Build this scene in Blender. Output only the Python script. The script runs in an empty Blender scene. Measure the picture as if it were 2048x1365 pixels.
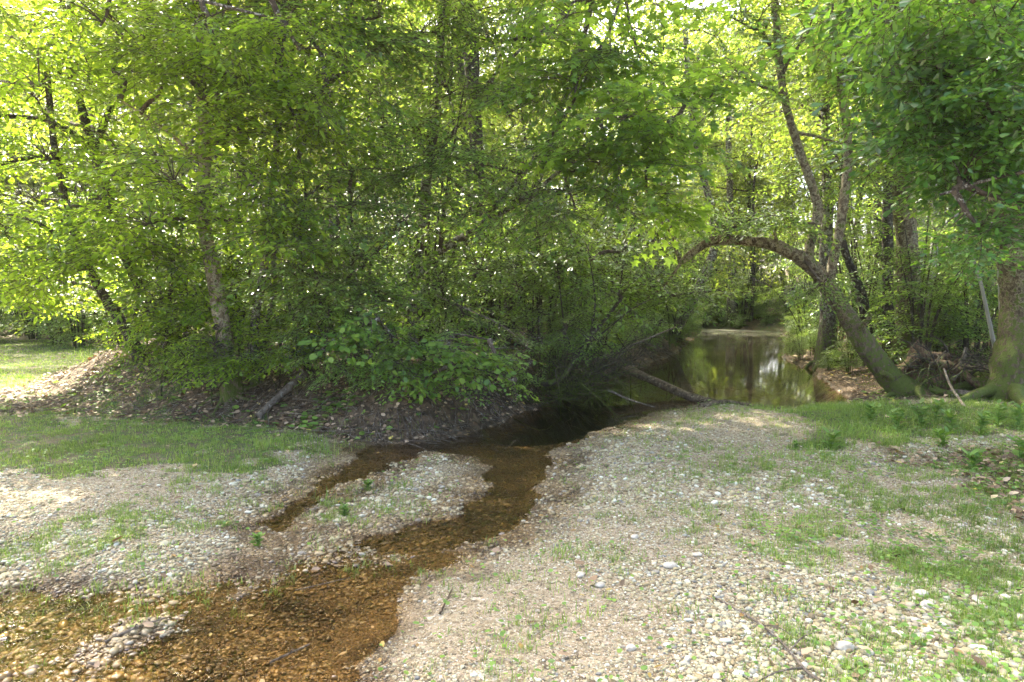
import bpy, math, random
import numpy as np
from mathutils import Vector

R = math.radians
random.seed(7)
RNG = np.random.default_rng(7)
SC = bpy.context.scene
COL = SC.collection

# ------------------------------------------------------------------ camera
CAM_H = 1.7
PITCH = math.atan((682.5 - 580) / 1365.33)
cd = bpy.data.cameras.new('camera')
cd.lens = 24; cd.sensor_width = 36; cd.clip_start = 0.05; cd.clip_end = 600
cam = bpy.data.objects.new('camera', cd); COL.objects.link(cam)
cam.location = (0, 0, CAM_H); cam.rotation_euler = (R(90) - PITCH, 0, 0)
SC.camera = cam

# ------------------------------------------------------------------ sky, sun, exposure
SUN_AZ, SUN_EL = -32.0, 50.0          # azimuth from +Y (negative = left), elevation
wd = bpy.data.worlds.new('World'); SC.world = wd; wd.use_nodes = True
nt = wd.node_tree; bg = nt.nodes['Background']
sky = nt.nodes.new('ShaderNodeTexSky'); sky.sky_type = 'NISHITA'; sky.sun_disc = False
sky.sun_elevation = R(SUN_EL); sky.sun_rotation = R(SUN_AZ % 360)
sky.dust_density = 6.0; sky.air_density = 0.7; sky.ozone_density = 0.0
nt.links.new(sky.outputs[0], bg.inputs[0]); bg.inputs[1].default_value = 0.15
sd_ = bpy.data.lights.new('sun', 'SUN'); sd_.energy = 3.6; sd_.angle = R(0.6); sd_.color = (1, .93, .78)
sun = bpy.data.objects.new('sun', sd_); COL.objects.link(sun)
SUNDIR = Vector((math.sin(R(SUN_AZ)) * math.cos(R(SUN_EL)), math.cos(R(SUN_AZ)) * math.cos(R(SUN_EL)), math.sin(R(SUN_EL))))
sun.rotation_euler = SUNDIR.to_track_quat('Z', 'Y').to_euler(); sun.location = (0, 0, 40)
SC.view_settings.view_transform = 'Standard'; SC.view_settings.look = 'None'
SC.view_settings.gamma = 1; SC.view_settings.exposure = 3.22
SC.view_settings.use_curve_mapping = False
SC.render.engine = 'CYCLES'
cy = SC.cycles
cy.max_bounces = 7; cy.diffuse_bounces = 4; cy.glossy_bounces = 3; cy.transmission_bounces = 5
cy.transparent_max_bounces = 10; cy.caustics_reflective = False; cy.caustics_refractive = False
cy.sample_clamp_indirect = 6; cy.use_denoising = True
cy.use_adaptive_sampling = False

# ------------------------------------------------------------------ pixel helpers (2048 x 1365 photo pixels)
CP, SP = math.cos(PITCH), math.sin(PITCH)
def ray(px, py):
    a = (px - 1024) / 1365.33; b = (682.5 - py) / 1365.33
    return np.array([a, CP + b * SP, -SP + b * CP])
def P(px, py, d):
    r = ray(px, py); return np.array([0, 0, CAM_H]) + r * (d / r[1])
def G(px, py, z=0.0):
    r = ray(px, py); t = (z - CAM_H) / r[2]; return np.array([0, 0, CAM_H]) + r * t

# ------------------------------------------------------------------ numeric helpers
def smooth(t):
    t = np.clip(t, 0, 1); return t * t * (3 - 2 * t)
def _hash(ix, iy, seed):
    n = (ix.astype(np.int64) * 374761393 + iy.astype(np.int64) * 668265263 + seed * 1442695041) & 0xffffffff
    n = ((n ^ (n >> 13)) * 1274126177) & 0xffffffff
    return ((n ^ (n >> 16)) & 0xffff) / 65535.0
def vnoise(x, y, seed=0):
    ix = np.floor(x); iy = np.floor(y); fx = smooth(x - ix); fy = smooth(y - iy)
    a = _hash(ix, iy, seed); b = _hash(ix + 1, iy, seed); c = _hash(ix, iy + 1, seed); d = _hash(ix + 1, iy + 1, seed)
    return (a * (1 - fx) + b * fx) * (1 - fy) + (c * (1 - fx) + d * fx) * fy
def fbm(x, y, s=1.0, oct=4, seed=0):
    v = 0; a = .5; t = 0
    for k in range(oct):
        v = v + a * vnoise(x * s, y * s, seed + k * 17); t += a; a *= .5; s *= 2.03
    return v / t
def sdpoly(x, y, poly):
    """signed distance, negative inside"""
    poly = np.asarray(poly, float)[:, :2]
    best = np.full(x.shape, 1e9); inside = np.zeros(x.shape, bool)
    n = len(poly)
    for i in range(n):
        ax, ay = poly[i]; bx_, by_ = poly[(i + 1) % n]
        ex, ey = bx_ - ax, by_ - ay; wx, wy = x - ax, y - ay
        t = np.clip((wx * ex + wy * ey) / (ex * ex + ey * ey + 1e-12), 0, 1)
        best = np.minimum(best, (wx - ex * t) ** 2 + (wy - ey * t) ** 2)
        c = ((ay <= y) & (by_ > y)) | ((by_ <= y) & (ay > y))
        with np.errstate(divide='ignore', invalid='ignore'):
            xx = ax + (y - ay) / (by_ - ay + 1e-12) * ex
        inside ^= c & (x < xx)
    return np.where(inside, -1, 1) * np.sqrt(best)
def norm(v):
    v = np.asarray(v, float); return v / (np.linalg.norm(v, axis=-1, keepdims=True) + 1e-9)

# ------------------------------------------------------------------ ground shape
ZW = -0.06
def gpoly(pts, z=ZW): return [G(a, b, z)[:2] for a, b in pts]
WATER = gpoly([(1400, 657), (1556, 664), (1585, 690), (1610, 705), (1560, 712), (1590, 728), (1640, 742), (1652, 765), (1690, 790), (1735, 806),
               (1560, 822), (1500, 812), (1420, 806), (1330, 822), (1240, 850), (1165, 876), (1110, 900),
               (1092, 940), (1082, 985), (1040, 1030), (975, 1075), (880, 1110), (760, 1110), (700, 1085), (820, 1060), (915, 1035), (962, 988), (985, 940), (950, 915), (860, 905),
               (740, 950), (690, 975), (610, 1020), (560, 1060), (535, 1045), (600, 1000), (655, 965), (705, 930), (720, 908), (760, 890), (880, 880), (960, 862), (1065, 815), (1150, 786), (1220, 746), (1330, 716), (1372, 690)])
FILM = gpoly([(-500, 1120), (60, 1085), (180, 1120), (330, 1150), (470, 1100), (560, 1050), (640, 1070), (760, 1095), (900, 1095), (960, 1120), (910, 1170), (900, 1250), (860, 1420), (760, 1800), (-500, 2000), (-1500, 1600)])
MOUND = [(-4.5, 8.55), (-2.95, 8.2), (-2.2, 7.8), (-1.5, 7.65), (-.7, 7.75), (-.36, 8.3), (.3, 9.9), (1.1, 11.4), (2.1, 14.2),
         (4.3, 18.4), (6.6, 25.5), (8.3, 31), (9, 60), (-30, 70), (-18, 24), (-10, 18), (-8.9, 14), (-7.9, 11), (-6.4, 9.4)]
RIGHTB = [(10.9, 27.5), (8.6, 20), (7.6, 17), (7.0, 14.5), (6.3, 12.5), (5.95, 10.9), (7.4, 9.7), (12, 8.5), (60, 0), (80, 70), (12, 70), (9.6, 32)]
def ground_h(x, y):
    x = np.asarray(x, float); y = np.asarray(y, float)
    wob = (fbm(x, y, 1.3, 3, 5) - .5) * .35
    sw = sdpoly(x, y, WATER) + wob * .5 + (fbm(x, y, 4, 3, 8) - .5) * .3
    sf = sdpoly(x, y, FILM) + wob
    sm = -sdpoly(x, y, MOUND) + wob * .7
    sr = -sdpoly(x, y, RIGHTB) + wob
    lump = (fbm(x, y, 2.2, 3, 11) - .5)
    h = ZW + .008 + .08 * smooth(sw / 1.0) + lump * .035
    h = h + .05 * smooth((x - 1.5) / 3)
    pool = smooth((y - 7.6) / 1.6)
    hin = ZW - .035 * smooth(-sw / .12) - .45 * pool * smooth(-sw / .6) + lump * .02 - .012
    h = np.where(sw < 0, np.minimum(h, hin), h)
    film = smooth((-sf + .2) / .8)
    h = h * (1 - film) + film * (ZW - .011 + (fbm(x, y, 2.6, 4, 23) - .5) * .085 - .03 * smooth((.9 - np.abs(x + .35 + (4.9 - y) * .55)) / .7))
    h = h + smooth(sm / (.8 + .8 * smooth((-x - 1) / 1.5))) * (.52 + .18 * smooth(sm / 2.2) + (fbm(x, y, 1.1, 4, 31) - .5) * .22) * smooth((sw + .05) / .3)
    h = h + smooth(sr / 1.3) * (.24 + .25 * smooth(sr / 6) + (fbm(x, y, .9, 4, 37) - .5) * .22) * smooth((sw + .05) / .3)
    far = np.sqrt(x * x + y * y)
    h = h + smooth((far - 46) / 50) * 4.5
    h = h + smooth((-x - 5) / 4) * smooth((y - 8) / 4) * .14
    return h

def zones(x, y):
    """grass, litter, wet weights 0..1"""
    n1 = fbm(x, y, 1.4, 4, 51); n2 = fbm(x, y, 3.5, 3, 61)
    w = (n1 - .5) * 1.6
    lawn = sdpoly(x, y, [(-20, 10.6), (-7.6, 9.5), (-4.5, 8.8), (-2.9, 8.5), (-2.0, 8.2), (-1.75, 7.8), (-2.0, 6.9), (-2.5, 6.4), (-4.6, 6.05), (-14, 5.4)])
    field = sdpoly(x, y, [(-7.0, 10.4), (-7.6, 14), (-8.8, 18), (-12, 21), (-60, 24), (-60, 10), (-20, 10)])
    rg = sdpoly(x, y, [(3.7, 10.1), (5.4, 10.4), (7.4, 9.7), (14, 9), (14, 6.5), (5.4, 7.2), (4, 6.7), (2.9, 6.9), (3.2, 8.5)])
    grass = np.maximum.reduce([smooth((-lawn + w * .9 + (n2 - .5) * .9 + .1) / .6), smooth((-field + w * .4) / .8), smooth((-rg + w * .9 + (n2 - .5) * 1.0 + .15) / .9)])
    mound = smooth((-sdpoly(x, y, MOUND) + .25) / .4); rb = smooth((-sdpoly(x, y, RIGHTB) + .3) / .6)
    rl = smooth((-sdpoly(x, y, [(3.7, 7.4), (7, 7.6), (14, 8), (14, 0), (4.1, 3.4), (3.4, 5.4)]) + w * .9) / .8)
    leftl = smooth((-sdpoly(x, y, [(-4.4, 9.0), (-8.5, 9.1), (-9, 10.3), (-6.6, 11.4)]) + .3 + w * .4) / .5)
    far = np.maximum(smooth((y - 22) / 4), smooth((y - 9.9) / .6) * smooth((x + 1) / .5) * smooth((1.6 - sdpoly(x, y, WATER)) / .4) * (sdpoly(x, y, [(3.0, 9.6), (5.0, 10.1), (5.6, 10.9), (3.5, 11.0)]) > 0))
    litter = np.maximum.reduce([mound, rb, rl * .85, leftl, far])
    grass = grass * (1 - np.maximum(mound, rb) * .9)
    grass = np.maximum(grass, smooth((-x - 2.6) / .8) * smooth((n2 - .5) / .08) * smooth((10.4 - y) / .8) * smooth((y - 8) / .4) * .8)
    grass = np.clip(grass, 0, 1)
    wet = smooth((.3 - np.abs(sdpoly(x, y, WATER))) / .3)
    grass = np.maximum(grass, smooth((y - 24) / 5) * smooth((n1 - .38) / .15) * .9)
    return grass, litter * (1 - .6 * grass), wet

# ------------------------------------------------------------------ mesh builder
class MB:
    def __init__(s): s.v = []; s.f = []; s.n = 0; s.mi = []
    def add(s, v, f, mi=0):
        v = np.asarray(v, np.float32).reshape(-1, 3); f = np.asarray(f, np.int64)
        s.v.append(v); s.f.append(f + s.n); s.mi.append(mi); s.n += len(v)
    def addm(s, v, fl):
        s.v.append(np.asarray(v, np.float32).reshape(-1, 3))
        for F, mi in fl: s.f.append(np.asarray(F, np.int64) + s.n); s.mi.append(mi)
        s.n += len(s.v[-1])
    def build(s, name, mats, parent=None, sm=True):
        me = bpy.data.meshes.new(name)
        if s.n:
            v = np.concatenate(s.v)
            if parent is not None: v = v - np.array(parent.location, np.float32)
            me.vertices.add(len(v)); me.vertices.foreach_set('co', v.ravel())
            lo = np.concatenate([f.ravel() for f in s.f]); tot = np.concatenate([np.full(len(f), f.shape[1]) for f in s.f])
            st = np.concatenate([[0], np.cumsum(tot)[:-1]])
            me.loops.add(len(lo)); me.loops.foreach_set('vertex_index', lo.astype(np.int32))
            me.polygons.add(len(tot)); me.polygons.foreach_set('loop_start', st.astype(np.int32))
            me.polygons.foreach_set('loop_total', tot.astype(np.int32))
            me.polygons.foreach_set('material_index', np.concatenate([np.full(len(f), m) for f, m in zip(s.f, s.mi)]).astype(np.int32))
            me.polygons.foreach_set('use_smooth', np.full(len(tot), sm))
            me.update(calc_edges=True)
        for m in (mats if isinstance(mats, (list, tuple)) else [mats]): me.materials.append(m)
        o = bpy.data.objects.new(name, me); COL.objects.link(o)
        if parent is not None:
            o.parent = parent
        return o

def tag(o, label=None, cat=None, group=None, kind=None):
    if label: o['label'] = label
    if cat: o['category'] = cat
    if group: o['group'] = group
    if kind: o['kind'] = kind
    return o
def empty(name, loc, label=None, cat=None, group=None):
    o = bpy.data.objects.new(name, None); COL.objects.link(o); o.location = [float(c) for c in loc]
    o.empty_display_size = .2
    return tag(o, label, cat, group)

def curve(pts, n=24):
    """Catmull-Rom through pts (k, d)"""
    pts = np.asarray(pts, float); k = len(pts)
    if k == 2: return pts[0] + (pts[1] - pts[0]) * np.linspace(0, 1, n)[:, None]
    e = np.vstack([2 * pts[0] - pts[1], pts, 2 * pts[-1] - pts[-2]])
    t = np.linspace(0, k - 1 - 1e-6, n); i = t.astype(int); f = (t - i)[:, None]
    p0, p1, p2, p3 = e[i], e[i + 1], e[i + 2], e[i + 3]
    return .5 * (2 * p1 + (p2 - p0) * f + (2 * p0 - 5 * p1 + 4 * p2 - p3) * f ** 2 + (3 * p1 - p0 - 3 * p2 + p3) * f ** 3)
def tube(mb, pts, rad, k=8, mi=0, rough=0.0, flare=0.0, cap=True, seed=0):
    pts = np.asarray(pts, float); n = len(pts); rad = np.broadcast_to(rad, (n,)).astype(float)
    T = norm(np.gradient(pts, axis=0)); ref = np.array([0, 1, 0.01]) if abs(T[:, 1]).mean() < .8 else np.array([1, 0, 0.01])
    A = norm(np.cross(T, ref)); B = np.cross(T, A)
    th = np.linspace(0, 2 * math.pi, k, endpoint=False)
    rr = np.repeat(rad[:, None], k, 1)
    if rough:
        s = np.concatenate([[0], np.cumsum(np.linalg.norm(np.diff(pts, axis=0), axis=1))])
        uu = np.repeat(s[:, None], k, 1); vv = np.repeat(th[None], n, 0)
        rr = rr * (1 + rough * (vnoise(uu * 3 + seed * 3.1, np.cos(vv) * 1.5 + 7, seed) + vnoise(uu * 3 + 9, np.sin(vv) * 1.5 + 3, seed + 5) - 1)
                   + rough * .9 * (vnoise(uu * 11, np.cos(vv) * 3 + 20, seed + 9) - .5))
        if flare:
            rr = rr * (1 + flare * np.exp(-uu / .28) * (.55 + .45 * np.cos(vv * 4 + seed)) )
    v = pts[:, None] + rr[..., None] * (np.cos(th)[None, :, None] * A[:, None] + np.sin(th)[None, :, None] * B[:, None])
    i = np.arange(n - 1)[:, None] * k; j = np.arange(k)[None]; j2 = (j + 1) % k
    f = np.stack([i + j, i + j2, i + k + j2, i + k + j], -1).reshape(-1, 4)
    mb.add(v.reshape(-1, 3), f[:, ::-1], mi)
    if cap:
        for e in (0, n - 1):
            c = v[e]; cc = np.vstack([c, c.mean(0)]); ids = np.stack([np.arange(k), (np.arange(k) + 1) % k, np.full(k, k)], -1)
            mb.add(cc, ids if e else ids[:, ::-1], mi)
def tubes_batch(mb, A, Bp, ra, rb, mi=1, sag=0.0, seg=3):
    """many thin 3-sided tubes from A to Bp"""
    A = np.asarray(A, float); Bp = np.asarray(Bp, float); n = len(A)
    if n == 0: return
    T = norm(Bp - A); up = np.array([0.13, .21, 1.0]); S = norm(np.cross(T, up)); U = np.cross(S, T)
    th = np.array([0, 2.094, 4.189]); V = []
    for q in range(seg + 1):
        t = q / seg; c = A * (1 - t) + Bp * t + np.array([0, 0, 1]) * (sag * 4 * t * (1 - t)) * np.linalg.norm(Bp - A, axis=1)[:, None]
        r = np.broadcast_to(ra * (1 - t) + rb * t, (n,))
        V.append(c[:, None] + r[:, None, None] * (np.cos(th)[None, :, None] * S[:, None] + np.sin(th)[None, :, None] * U[:, None]))
    V = np.stack(V, 1).reshape(n, -1, 3); nv = V.shape[1]
    f = []
    for q in range(seg):
        for j in range(3): f.append([q * 3 + j, q * 3 + (j + 1) % 3, q * 3 + 3 + (j + 1) % 3, q * 3 + 3 + j])
    f = np.array(f)[:, ::-1]; F = (np.arange(n)[:, None, None] * nv + f[None]).reshape(-1, 4)
    mb.add(V.reshape(-1, 3), F, mi)

# ------------------------------------------------------------------ materials
def newmat(name):
    m = bpy.data.materials.new(name); m.use_nodes = True; t = m.node_tree
    for n in list(t.nodes): t.nodes.remove(n)
    out = t.nodes.new('ShaderNodeOutputMaterial')
    return m, t, out
def nd(t, typ, **kw):
    n = t.nodes.new(typ)
    for k, v in kw.items():
        if k.startswith('i_'):
            n.inputs[int(k[2:]) if k[2:].isdigit() else k[2:].replace('_', ' ')].default_value = v
        else: setattr(n, k, v)
    return n
def ramp(t, stops, interp='LINEAR'):
    n = t.nodes.new('ShaderNodeValToRGB'); cr = n.color_ramp; cr.interpolation = interp
    while len(cr.elements) < len(stops): cr.elements.new(.5)
    for e, (p, c) in zip(cr.elements, stops): e.position = p; e.color = (*c, 1)
    return n
def mix(t, fac, a, b, blend='MIX'):
    n = t.nodes.new('ShaderNodeMix'); n.data_type = 'RGBA'; n.blend_type = blend
    for idx, v in ((0, fac), (6, a), (7, b)):
        if isinstance(v, bpy.types.NodeSocket): t.links.new(v, n.inputs[idx])
        elif idx == 0: n.inputs[0].default_value = v
        else: n.inputs[idx].default_value = (*v, 1)
    return n.outputs[2]
def math_(t, op, a, b=None, clamp=False):
    n = t.nodes.new('ShaderNodeMath'); n.operation = op; n.use_clamp = clamp
    for i, v in enumerate((a, b)):
        if v is None: continue
        if isinstance(v, bpy.types.NodeSocket): t.links.new(v, n.inputs[i])
        else: n.inputs[i].default_value = v
    return n.outputs[0]
def maprange(t, v, a, b, c=0.0, d=1.0):
    n = t.nodes.new('ShaderNodeMapRange'); t.links.new(v, n.inputs[0])
    for i, q in enumerate((a, b, c, d)): n.inputs[i + 1].default_value = q
    n.clamp = True; return n.outputs[0]
def noise(t, scale, det=4, rough=.55, vec=None, dist=0):
    n = nd(t, 'ShaderNodeTexNoise'); n.inputs['Scale'].default_value = scale; n.inputs['Detail'].default_value = det
    n.inputs['Roughness'].default_value = rough; n.inputs['Distortion'].default_value = dist
    if vec is not None: t.links.new(vec, n.inputs['Vector'])
    return n.outputs['Fac']

def leaf_mat(name, stops, tcol, tmix=.45, rough=.42, spec=.5):
    m, t, out = newmat(name)
    geo = nd(t, 'ShaderNodeNewGeometry')
    rp = ramp(t, [(p, tuple(c * 1.5 for c in q)) for p, q in stops]); t.links.new(geo.outputs['Random Per Island'], rp.inputs[0])
    ns = noise(t, .8, 2, vec=geo.outputs['Position'])
    var = maprange(t, ns, .3, .7, .75, 1.25)
    vc = nd(t, 'ShaderNodeVectorMath', operation='SCALE'); t.links.new(rp.outputs[0], vc.inputs[0]); t.links.new(var, vc.inputs[3])
    b = nd(t, 'ShaderNodeBsdfPrincipled'); t.links.new(vc.outputs[0], b.inputs['Base Color'])
    b.inputs['Roughness'].default_value = rough; b.inputs['Specular IOR Level'].default_value = spec
    tr = nd(t, 'ShaderNodeBsdfTranslucent')
    tc = nd(t, 'ShaderNodeVectorMath', operation='SCALE'); tc.inputs[0].default_value = tcol
    v2 = maprange(t, geo.outputs['Random Per Island'], 0, 1, .7, 1.3); t.links.new(math_(t, 'MULTIPLY', v2, var), tc.inputs[3])
    t.links.new(tc.outputs[0], tr.inputs[0])
    mx = nd(t, 'ShaderNodeMixShader'); mx.inputs[0].default_value = tmix
    t.links.new(b.outputs[0], mx.inputs[1]); t.links.new(tr.outputs[0], mx.inputs[2]); t.links.new(mx.outputs[0], out.inputs[0])
    return m

M = {}
M['elm'] = leaf_mat('elm_leaf', [(0, (.035, .085, .012)), (.5, (.06, .125, .016)), (.9, (.11, .18, .02)), (1, (.2, .22, .03))], (.42, .58, .035), .5)
M['elm_dark'] = leaf_mat('hornbeam_leaf', [(0, (.035, .085, .018)), (.6, (.062, .13, .024)), (1, (.12, .19, .035))], (.36, .52, .06), .45, .3, .9)
M['round'] = leaf_mat('hazel_leaf', [(0, (.03, .075, .014)), (.6, (.055, .11, .018)), (1, (.10, .15, .025))], (.32, .46, .04), .42, .45, .4)
M['oak'] = leaf_mat('oak_leaf', [(0, (.02, .065, .02)), (.6, (.035, .1, .022)), (1, (.08, .17, .03))], (.24, .44, .03), .38, .28, .75)
M['maple'] = leaf_mat('maple_leaf', [(0, (.035, .09, .02)), (.6, (.06, .13, .022)), (1, (.13, .2, .03))], (.38, .56, .05), .48, .4)
M['far'] = leaf_mat('woodland_leaf', [(0, (.03, .075, .014)), (.6, (.055, .115, .02)), (1, (.11, .17, .03))], (.38, .47, .05), .5, .36, .7)
M['grass'] = leaf_mat('grass_blade', [(0, (.055, .11, .018)), (.6, (.10, .18, .026)), (.9, (.16, .22, .035)), (1, (.32, .28, .12))], (.27, .38, .05), .4, .45)
M['weed'] = leaf_mat('weed_leaf', [(0, (.05, .11, .02)), (.7, (.09, .17, .028)), (1, (.13, .19, .035))], (.24, .38, .04), .35, .5)
M['moss'] = leaf_mat('moss_tuft', [(0, (.05, .09, .01)), (1, (.11, .15, .015))], (.2, .28, .02), .25, .8, .2)
M['litter'] = leaf_mat('dead_leaf', [(0, (.06, .038, .022)), (.4, (.14, .095, .055)), (.75, (.22, .16, .10)), (.96, (.34, .26, .17)), (1, (.42, .34, .08))], (.2, .1, .03), .15, .6, .3)
M['yellow'] = leaf_mat('yellow_leaf', [(0, (.22, .17, .04)), (.5, (.2, .12, .04)), (1, (.13, .08, .03))], (.3, .22, .04), .3, .5)

def bark_mat(name, dark, light, lichen=.4, moss=.0, lc=(.42, .41, .35), mz=(0.2, 1.6), ring=False):
    m, t, out = newmat(name)
    geo = nd(t, 'ShaderNodeNewGeometry'); pos = geo.outputs['Position']
    mp = nd(t, 'ShaderNodeMapping'); mp.inputs['Scale'].default_value = (1, 1, .28 if not ring else 1.6); t.links.new(pos, mp.inputs[0])
    n1 = noise(t, 22, 6, .65, mp.outputs[0], .6); n2 = noise(t, 15, 5, .65, pos); n3 = noise(t, 70, 4, .7, pos)
    c = mix(t, maprange(t, n1, .35, .68), dark, light)
    lf = maprange(t, math_(t, 'ADD', n2, math_(t, 'MULTIPLY', math_(t, 'SUBTRACT', n3, .5), .5)), .62 - lichen * .3, .66 - lichen * .3)
    c = mix(t, math_(t, 'MULTIPLY', lf, .85), c, lc)
    if moss:
        sx = nd(t, 'ShaderNodeSeparateXYZ'); t.links.new(pos, sx.inputs[0]); sn = nd(t, 'ShaderNodeSeparateXYZ'); t.links.new(geo.outputs['Normal'], sn.inputs[0])
        mf = math_(t, 'ADD', maprange(t, sx.outputs[2], mz[1], mz[0], -.25, .22), math_(t, 'MULTIPLY', sn.outputs[2], .14))
        mf = math_(t, 'ADD', mf, math_(t, 'ADD', math_(t, 'ADD', .5, math_(t, 'MULTIPLY', math_(t, 'SUBTRACT', n2, .5), 2.6)), math_(t, 'MULTIPLY', math_(t, 'SUBTRACT', n3, .5), .5)))
        c = mix(t, math_(t, 'MULTIPLY', maprange(t, mf, .62 - moss * .2, .72 - moss * .2), .92), c, mix(t, n3, (.035, .06, .008), (.13, .17, .02)))
    b = nd(t, 'ShaderNodeBsdfPrincipled'); t.links.new(c, b.inputs['Base Color']); b.inputs['Roughness'].default_value = .85
    b.inputs['Specular IOR Level'].default_value = .25
    bp = nd(t, 'ShaderNodeBump'); bp.inputs['Strength'].default_value = 1; bp.inputs['Distance'].default_value = .045
    t.links.new(math_(t, 'ADD', n1, math_(t, 'MULTIPLY', n3, .4)), bp.inputs['Height']); t.links.new(bp.outputs[0], b.inputs['Normal'])
    t.links.new(b.outputs[0], out.inputs[0]); return m
M['bark'] = bark_mat('grey_bark', (.05, .04, .03), (.16, .13, .10), .35, .25)
M['bark_pale'] = bark_mat('pale_blotchy_bark', (.10, .075, .045), (.25, .2, .13), .5, .35, (.38, .34, .24), (.3, 1.5))
M['bark_lichen'] = bark_mat('lichen_bark', (.1, .085, .07), (.25, .22, .18), .95, 0, (.46, .46, .4))
M['bark_moss'] = bark_mat('mossy_bark', (.06, .045, .028), (.19, .15, .1), .45, .8, (.33, .3, .2), (.0, 2.2))
M['bark_dark'] = bark_mat('dark_bark', (.03, .024, .018), (.10, .08, .06), .15, .1, (.3, .29, .24), (.2, 1.0))
M['twig'] = bark_mat('twig_bark', (.05, .038, .028), (.13, .1, .075), .1, 0)
M['deadwood'] = bark_mat('weathered_dead_wood', (.09, .07, .05), (.24, .2, .15), .2, 0, (.33, .3, .25))
M['wetwood'] = bark_mat('wet_dead_wood', (.05, .035, .02), (.2, .15, .095), .15, 0, (.3, .25, .16))
M['rotwood'] = bark_mat('rotten_wood', (.04, .025, .015), (.2, .13, .075), .15, .2, (.3, .24, .16), (-.1, .8))

def stone_mat(name='pebble_stone'):
    m, t, out = newmat(name)
    geo = nd(t, 'ShaderNodeNewGeometry'); pos = geo.outputs['Position']; rnd = geo.outputs['Random Per Island']
    dry = ramp(t, [(0, (.13, .10, .06)), (.12, (.27, .21, .12)), (.35, (.36, .31, .19)), (.6, (.42, .39, .28)), (.8, (.39, .325, .23)), (.87, (.17, .165, .16)), (.93, (.52, .50, .41)), (1, (.62, .60, .52))])
    wet = ramp(t, [(0, (.06, .04, .02)), (.3, (.18, .115, .05)), (.6, (.25, .17, .08)), (.8, (.33, .24, .13)), (.93, (.16, .12, .11)), (1, (.42, .34, .23))])
    t.links.new(rnd, dry.inputs[0]); t.links.new(rnd, wet.inputs[0])
    sx = nd(t, 'ShaderNodeSeparateXYZ'); t.links.new(pos, sx.inputs[0])
    n2 = noise(t, 2.5, 3, .6, pos)
    wf = maprange(t, math_(t, 'ADD', sx.outputs[2], math_(t, 'MULTIPLY', math_(t, 'SUBTRACT', n2, .5), .10)), ZW + .055, ZW + .008)
    st_ = ramp_out(t, noise(t, 2.2, 4, .65, pos), [(.38, (.42, .38, .34)), (.56, (1.15, 1.12, 1.05))])
    c = mix(t, wf, dry.outputs[0], mix(t, 1.0, wet.outputs[0], st_, 'MULTIPLY'))
    n3 = noise(t, 90, 3, .6, pos)
    c = mix(t, 1.0, c, ramp_out(t, n3, [(.25, (.70, .71, .65)), (.75, (1.10, 1.13, 1.03))]), 'MULTIPLY')
    b = nd(t, 'ShaderNodeBsdfPrincipled'); t.links.new(c, b.inputs['Base Color'])
    t.links.new(maprange(t, wf, 0, 1, .8, .25), b.inputs['Roughness']); b.inputs['Specular IOR Level'].default_value = .4
    t.links.new(b.outputs[0], out.inputs[0]); return m
def ramp_out(t, v, stops):
    r = ramp(t, stops); t.links.new(v, r.inputs[0]); return r.outputs[0]
M['stone'] = stone_mat()
def plain(name, c1, c2, scale=8, rough=.7, bump=.3):
    m, t, out = newmat(name); geo = nd(t, 'ShaderNodeNewGeometry')
    n1 = noise(t, scale, 5, .6, geo.outputs['Position']); c = mix(t, maprange(t, n1, .3, .7), c1, c2)
    b = nd(t, 'ShaderNodeBsdfPrincipled'); t.links.new(c, b.inputs['Base Color']); b.inputs['Roughness'].default_value = rough
    bp = nd(t, 'ShaderNodeBump'); bp.inputs['Strength'].default_value = bump; bp.inputs['Distance'].default_value = .01
    t.links.new(n1, bp.inputs['Height']); t.links.new(bp.outputs[0], b.inputs['Normal']); t.links.new(b.outputs[0], out.inputs[0]); return m
M['white_stone'] = plain('pale_river_stone', (.3, .26, .19), (.5, .46, .37), 40)
M['shed_wall'] = plain('white_siding', (.62, .64, .68), (.74, .76, .8), 4, .6, .05)
M['shed_roof'] = plain('grey_roofing', (.12, .12, .13), (.2, .2, .2), 12)
M['glass'] = plain('dark_window_pane', (.02, .025, .03), (.04, .045, .05), 3, .1, 0)

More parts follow.
